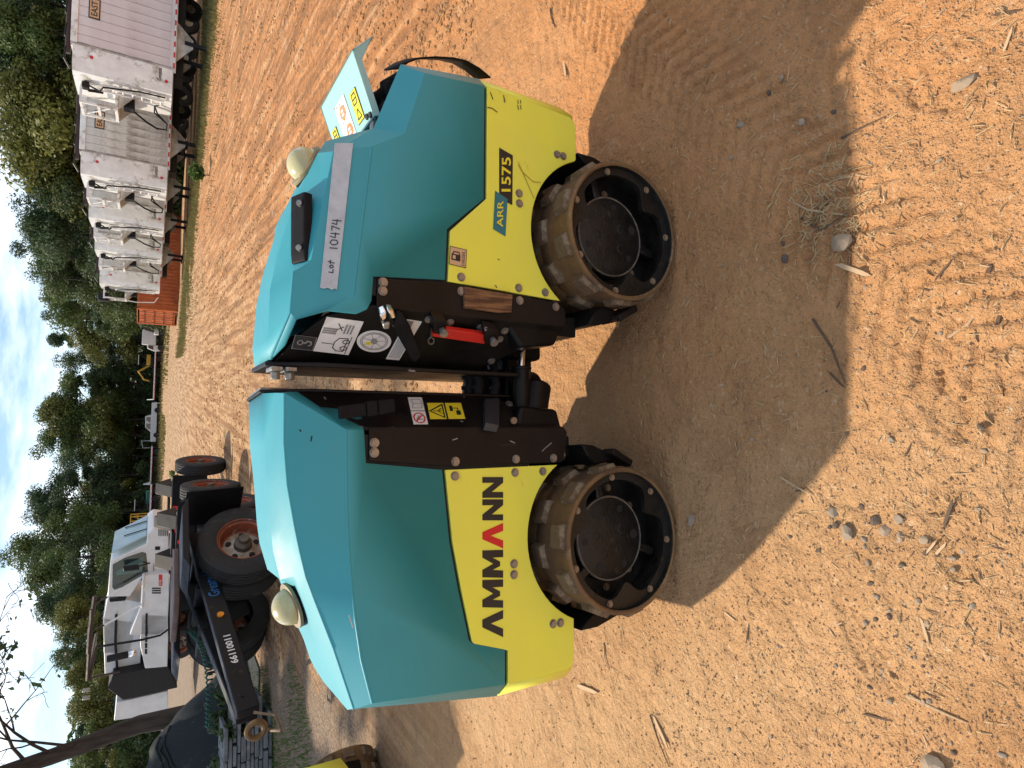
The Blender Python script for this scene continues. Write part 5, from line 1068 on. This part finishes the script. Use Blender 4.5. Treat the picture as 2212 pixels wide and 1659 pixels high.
# tarpaulin: a draped sheet over a heap
pT = ground(500, 1540); 
c_ = V((at_depth(430, 1600, 10.6).x, 10.6, 0)); n = 46; vs_ = []
for j in range(n):
    for i in range(n):
        a, b = i / (n - 1) * 2 - 1, j / (n - 1) * 2 - 1; x, y = a * 1.55, b * 1.3
        h = 1.45 * max(0, 1 - (abs(a + .22) ** 1.5 + abs(b) ** 2.0) * 1.05) ** .9
        h += .22 * noise.noise((x * 2.2 + 3 + y, y * .8, 1)) * min(1, h * 2) + .05 * abs(noise.noise((x * 5, y * 2.2, 4))) * min(1, h * 3)
        vs_.append((c_.x + x, c_.y + y, max(.03, h) + .01 * noise.noise((x * 9, y * 9, 2))))
me = bpy.data.meshes.new('tarpaulin'); me.from_pydata(vs_, [], [(j * n + i, j * n + i + 1, (j + 1) * n + i + 1, (j + 1) * n + i) for j in range(n - 1) for i in range(n - 1)])
for p in me.polygons: p.use_smooth = True
tt = tag(add('tarpaulin', me, TARP), 'dark tarpaulin draped in folds over a tall heap beside the stone slabs', 'tarpaulin')
for k in range(7):
    u0 = rg.uniform(-.6, .5); pts = []
    for s in range(9):
        i = int((.5 + (u0 - .12 + s * .05) * .5) * (n - 1)); j = int(lerp(.06, .55, s / 8) * (n - 1)); i = max(0, min(n - 1, i)); v = V(vs_[j * n + i]); pts.append(v + V((0, -.02, .012)))
    MB().tube(pts, .016, 5).build('fold', TARP, tt)
# leaning trunk with bare branches at the left
b0 = at_depth(380, 1535, 12.5); b0.z = 0; b0.x -= .15; tp0 = at_depth(300, 1565, 12.5); tp1 = at_depth(110, 1635, 12.4); tp2 = at_depth(-60, 1690, 12.3)
tD = thing('bare_tree', b0, 'thick leaning trunk with thin half bare branches above the tarpaulin', 'tree')
MB().tube([b0, tp0, lerp(tp0, tp1, .5), tp1, tp2], [.21, .155, .14, .13, .10], 14).build('trunk', BARK, tD)
rg = random.Random(21); br = []
def branch(p, d, ln_, r, lev, mb, cl):
    pts = [p]; q = p.copy(); dd = d.normalized()
    for i in range(5):
        dd = (dd + rdir(rg) * .28 + V((0, 0, .05))).normalized(); q = q + dd * ln_ / 5; pts.append(q.copy())
        if lev < 3 and i >= 1: branch(q, dd + rdir(rg) * .9, ln_ * .55, r * .5, lev + 1, mb, cl)
    mb.tube(pts, [max(.004, r * (1 - i / 6)) for i in range(6)], 5)
    if lev >= 2 and rg.random() < .42: cl.append((q, .16, .8))
mbb = MB(); cl = []
for t, dx, dz in ((.35, .8, 1.0), (.55, .75, .7), (.7, .7, .3), (.85, .6, .9), (.95, .8, .5)):
    p = lerp(tp0, tp2, t); branch(p, V((dx, rg.uniform(-.5, .1), dz)), 1.9, .03, 0, mbb, cl)
zl = at_depth(150, 1600, 12.5).z; cl = [c for c in cl if c[0].z > zl]
mbb.build('branches', BARK, tD); add('foliage', leaves(rg, cl, 1300, .075, 1.7), LEAF[3], tD)
MB().tube([tp2, tp2 + V((-.7, -.3, 1.2)), tp2 + V((-1.2, -.7, 3.0))], [.16, .13, .05], 10).build('upper_trunk', BARK, tD)
shade_clumps = [(tp2 + V((rg.uniform(-3.4, 1.0), rg.uniform(-4.2, .8), rg.uniform(1.8, 4.2))), rg.uniform(.5, .95), .7) for _ in range(46)]  # unseen crown above the frame, added to shade the ground at left
add('crown', leaves(rg, shade_clumps, 15000, .16, 1.6), LEAF[3], tD)
leafy_plant('shrub', 'dark leafy shrub growing between the tarpaulin and the stone slabs', tuple(ground(590, 1590) + V((0, .6, 0))), .75, 900, LEAF[1], .8, ls=.07)
leafy_plant('young_plant', 'small bright green seedling growing on the trailer verge', tuple(ground(452, 379)), .55, 260, WEED, .5, ls=.14)
leafy_plant('young_plant', 'low green weed growing beyond the farthest dolly', tuple(ground(400, 1040)), .7, 260, WEED, .6, ls=.14)
# ---------------------------------------------------------------- second roller at the left edge
p2 = ground(735, 1637, .36); Rz = Matrix.Rotation(R_(-42), 4, 'Z'); cq = FR.w(.41, .30, .36); pv = Rz @ V((cq.x, cq.y, 0))
T2m = Matrix.Translation((p2.x - pv.x, p2.y - pv.y, 0)) @ Rz
c2 = copy_tree(roller, T2m); c2['label'] = 'second trench roller with a rusty yellow bumper, cut off beyond the stone slabs'
# ---------------------------------------------------------------- loose stones, chips, twigs and straw
PEB = [mat('pebble_grey', (.34, .27, .20), (.22, .17, .12), .85, scale=30, bump=.3), mat('pebble_tan', (.38, .29, .20), (.28, .20, .13), .9, scale=30, bump=.3), mat('pebble_dark', (.14, .10, .075), (.08, .06, .045), .85, scale=30, bump=.3)]
def stone_mesh(seed):
    rg = random.Random(seed); bm = bmesh.new(); bmesh.ops.create_icosphere(bm, subdivisions=2, radius=1)
    pl_ = [(rdir(rg), rg.uniform(.55, .9)) for _ in range(9)]
    for v in bm.verts:
        for d, k in pl_:
            e = v.co.dot(d) - k
            if e > 0: v.co -= d * e
        v.co *= 1 + .06 * rg.uniform(-1, 1); v.co.z *= .62
    me = bpy.data.meshes.new('pebble'); bm.to_mesh(me); bm.free(); return me
SM = []
for i in range(7):
    for m in PEB:
        me = stone_mesh(60 + i); me.materials.append(m); SM.append(me)
rg = random.Random(77)
def pebble(p, s, me, label, group=None, name='pebble', cat='stone'):
    if group: cn = ('grey', 'tan', 'dark')[PEB.index(me.materials[0])]; label = 'small %s pebble lying on the sandy ground round the roller' % cn; group = cn + ' ' + group; s *= .85
    o = add(name, me, None, None, Matrix.Translation((p.x, p.y, gh(p.x, p.y) + s * .28)) @ Matrix.Rotation(rg.uniform(0, 6.28), 4, 'Z') @ Matrix.Rotation(rg.uniform(-.3, .3), 4, 'X') @ Matrix.Diagonal((s * rg.uniform(.8, 1.3), s * rg.uniform(.7, 1), s * rg.uniform(.8, 1.1), 1)))
    return tag(o, label, cat, group)
pebble(ground(1824, 527), .034, SM[1], 'fist sized pale stone lying at the edge of the roller shadow', name='stone')
pebble(ground(1495, 1122), .021, SM[0], 'small white grey stone lying in shade below the lettered panel drum', name='stone')
pebble(ground(2020, 1648), .030, SM[0], 'grey stone among wood chips at the lower left of the yard', name='stone')
pebble(ground(2085, 185), .024, SM[1], 'round tan stone with a dark twig in the sunlit corner of the tracks', name='stone')
pebble(ground(1835, 1150), .022, SM[0], 'blocky grey stone in the gravel patch beside the shadow', name='stone')
spots = [(1928, 950), (1945, 1120), (1895, 1125), (1950, 1160), (2000, 1165), (1915, 1145), (1800, 1105), (1808, 1135), (1870, 1165), (1700, 560), (1660, 200), (1600, 270), (1580, 340), (1690, 170), (1735, 265)]
for q in spots: pebble(ground(*q), rg.uniform(.010, .019), rg.choice(SM), 'small rounded pebble lying on the sandy ground round the roller', 'pebbles round the roller')
for _ in range(95):
    x_, y_ = (rg.gauss(1950, 110), rg.gauss(1290, 170)) if rg.random() < .6 else (rg.uniform(1480, 2200), rg.uniform(40, 1640))
    if 20 < y_ < 1650 and 1480 < x_ < 2205: pebble(ground(x_, y_), rg.uniform(.004, .010), rg.choice(SM), 'small rounded pebble lying on the sandy ground round the roller', 'pebbles round the roller')
# clods turned up along the wheel ruts, one mass
vs_, fs = [], []
ICO = [(0, 0, 1), (.9, 0, .3), (.28, .85, .3), (-.72, .53, .3), (-.72, -.53, .3), (.28, -.85, .3), (0, 0, -.6)]
for _ in range(15000):
    y = 3.2 + 22 * rg.random() ** 1.7; x = rg.uniform(-.42 * y - .3, .75 * y)
    if rg.random() < .55 and x > .3:
        k = round((x + .035 * y) / .62) + rg.choice((.08, .92, .15)); x = k * .62 - .035 * y + rg.gauss(0, .05)
    if noise.noise((x * .6, y * .5, 4)) < -.1 or (abs(x) < 1.6 and abs(y - 2) < 1.2): continue
    s = rg.uniform(.004, .018) * (1 + y * .06); k = len(vs_); z = gh(x, y)
    vs_ += [(x + a * s * rg.uniform(.7, 1.3), y + b * s * rg.uniform(.7, 1.3), z + c * s * rg.uniform(.5, 1)) for a, b, c in ICO]
    fs += [(k, k + 1 + i, k + 1 + (i + 1) % 5) for i in range(5)] + [(k + 6, k + 1 + (i + 1) % 5, k + 1 + i) for i in range(5)]
me = bpy.data.meshes.new('clods'); me.from_pydata(vs_, [], fs); tag(add('clods', me, mat('clod_soil', (.40, .22, .10), (.25, .135, .065), .95, scale=4, spec=.1)), 'crumbly soil clods turned up along the wheel ruts', 'soil', kind='stuff')
def verge3(rg):
    x = rg.uniform(1, 22); y = 27 - 13 * rg.random() ** 2.2 + max(0, 12 - x) * 1.1; return V((x, y, gh(x, y))) if noise.noise((x * .5, y * .5, 8)) > .12 else None
tag(add('grass', blades(9000, verge3, .03, .13, .016, random.Random(12)), GRASS), 'thin tufts of dry grass on the bare ground before the verge', 'grass', kind='stuff')
# fine grit, one mass
vs_, fs = [], []
for _ in range(9000):
    x_, y_ = rg.uniform(640, 2212), rg.uniform(-10, 1670)
    if rg.random() < .5: x_ = rg.uniform(1400, 2212)
    p = ground(x_, y_); d = math.hypot(p.x, p.y)
    if d > 7 or (p - FM.o).length < .3: continue
    s = rg.uniform(.0012, .0040) * (1 + d * .25); p.z = gh(p.x, p.y) + s * .2; k = len(vs_)
    for dx, dy, dz in ((1, 0, 0), (-.4, .8, 0), (-.5, -.8, 0), (.1, 0, 1)): vs_.append((p.x + dx * s * rg.uniform(.6, 1.3), p.y + dy * s * rg.uniform(.6, 1.3), p.z + dz * s * .8))
    fs += [(k, k + 1, k + 3), (k + 1, k + 2, k + 3), (k + 2, k, k + 3)]
me = bpy.data.meshes.new('grit'); me.from_pydata(vs_, [], fs); tag(add('grit', me, mat('grit', (.46, .31, .18), (.22, .14, .085), .9, scale=300)), 'fine grit and soil crumbs scattered over the yard', 'grit', kind='stuff')
# wood chips and twigs
CHIP = [mat('pale_chip', (.50, .36, .22), (.40, .27, .15), .8, scale=40, stretch=(1, 4, 4)), mat('dark_chip', (.12, .075, .045), (.07, .045, .03), .85, scale=40), mat('straw', (.55, .42, .24), (.45, .33, .17), .7)]
def chip_mesh(seed, m):
    r = random.Random(seed); mb = MB(); a, b = r.uniform(.06, .13), r.uniform(.04, .09)
    P = [V((-1, -a * .5, 0)), V((-.5, -a, 0)), V((.6, -a * .8, 0)), V((1, .05, 0)), V((.5, a, 0)), V((-.7, a * .9, 0))]; mb.prism(P, (r.uniform(-.05, .05), 0, b)); me = mb.mesh('chip', 20); me.materials.append(m); return me
CM = [chip_mesh(i, CHIP[i % 2]) for i in range(8)]
def chip(p, ln_, ang, me, label, group=None, name='wood_chip', cat='wood chip'):
    cn = ('pale', 'dark')[CHIP.index(me.materials[0])]; label = cn + ' ' + label; group = cn + ' ' + group
    return tag(add(name, me, None, None, Matrix.Translation((p.x, p.y, gh(p.x, p.y) + .002)) @ Matrix.Rotation(ang, 4, 'Z') @ Matrix.Rotation(rg.uniform(-.12, .12), 4, 'Y') @ Matrix.Scale(ln_ / 2, 4)), label, cat, group)
def pxang(a, b):
    d = b - a; return math.atan2(d.y, d.x), d.length
for a, b in (((2005, 1195), (2030, 1165)), ((2015, 1205), (2050, 1170)), ((2040, 1140), (2065, 1075)), ((2140, 1178), (2180, 1190)), ((1615, 1345), (1610, 1390)), ((2150, 530), (2120, 640)), ((2020, 610), (2065, 560)), ((2140, 735), (2165, 660)), ((2170, 120), (2195, 60)), ((1790, 800), (1830, 840)), ((1810, 570), (1890, 600)), ((1215, 130), (1225, 170)), ((2140, 35), (2212, 28)), ((1950, 1000), (1975, 955)), ((1400, 1540), (1440, 1620)), ((1560, 1320), (1590, 1345)), ((1860, 1540), (1930, 1560)), ((1990, 1330), (2010, 1390)), ((1240, 1480), (1290, 1500))):
    p, q = ground(*a), ground(*b); an, L_ = pxang(p, q); chip((p + q) / 2, L_ * .95, an, rg.choice(CM), 'splintered wood chip lying on the sandy ground round the roller', 'wood chips round the roller')
for _ in range(70):
    x_, y_ = (rg.gauss(1980, 120), rg.gauss(1250, 180)) if rg.random() < .55 else (rg.uniform(1450, 2205), rg.uniform(30, 1640))
    if 20 < y_ < 1650 and 1450 < x_ < 2205: chip(ground(x_, y_), rg.uniform(.010, .035), rg.uniform(0, 3.14), rg.choice(CM), 'splintered wood chip lying on the sandy ground round the roller', 'wood chips round the roller')
tw = [[(1830, 465), (1750, 455), (1700, 430)], [(1730, 470), (1780, 500), (1870, 440)], [(1300, 1390), (1310, 1450)], [(1400, 1545), (1440, 1659)], [(1690, 1030), (1760, 1070)], [(1820, 300), (1915, 255)], [(2000, 760), (2090, 700), (2130, 640)], [(1760, 690), (1830, 830)], [(1960, 1500), (2040, 1540), (2090, 1560)], [(1190, 20), (1200, 60)]]
for k, pts in enumerate(tw):
    W = [ground(*q) for q in pts]; W = [V((p.x, p.y, gh(p.x, p.y) + .004)) for p in W]
    if len(W) == 2: W.insert(1, (W[0] + W[1]) / 2 + V((rg.uniform(-.01, .01), rg.uniform(-.01, .01), .003)))
    tag(MB().tube(W, [.0035, .003, .0015], 5).build('twig', CHIP[1] if k % 2 else CHIP[0]), ('thin dark' if k % 2 else 'thin pale') + ' dry twig lying on the sandy ground round the roller', 'twig', ('dark' if k % 2 else 'pale') + ' twigs round the roller')
vs_, fs = [], []
for _ in range(900):
    if rg.random() < .35: x_, y_ = rg.gauss(1800, 60), rg.gauss(460, 60)
    else: x_, y_ = rg.uniform(1250, 2212), rg.uniform(0, 1660)
    p = ground(x_, y_); a = rg.uniform(0, 3.14); L_ = rg.uniform(.008, .035); d = V((math.cos(a), math.sin(a), 0)) * L_; s = V((-math.sin(a), math.cos(a), 0)) * .0009; e = p + d; k = len(vs_)
    for q, z in ((p - s, .002), (p + s, .002), (e + s, .004), (e - s, .004), ((p + e) / 2, .006)): vs_.append((q.x, q.y, gh(q.x, q.y) + z + .001))
    fs += [(k, k + 1, k + 4), (k + 1, k + 2, k + 4), (k + 2, k + 3, k + 4), (k + 3, k, k + 4)]
me = bpy.data.meshes.new('straw'); me.from_pydata(vs_, [], fs); tag(add('straw', me, CHIP[2]), 'loose straw stalks strewn over the sandy ground', 'straw', kind='stuff')
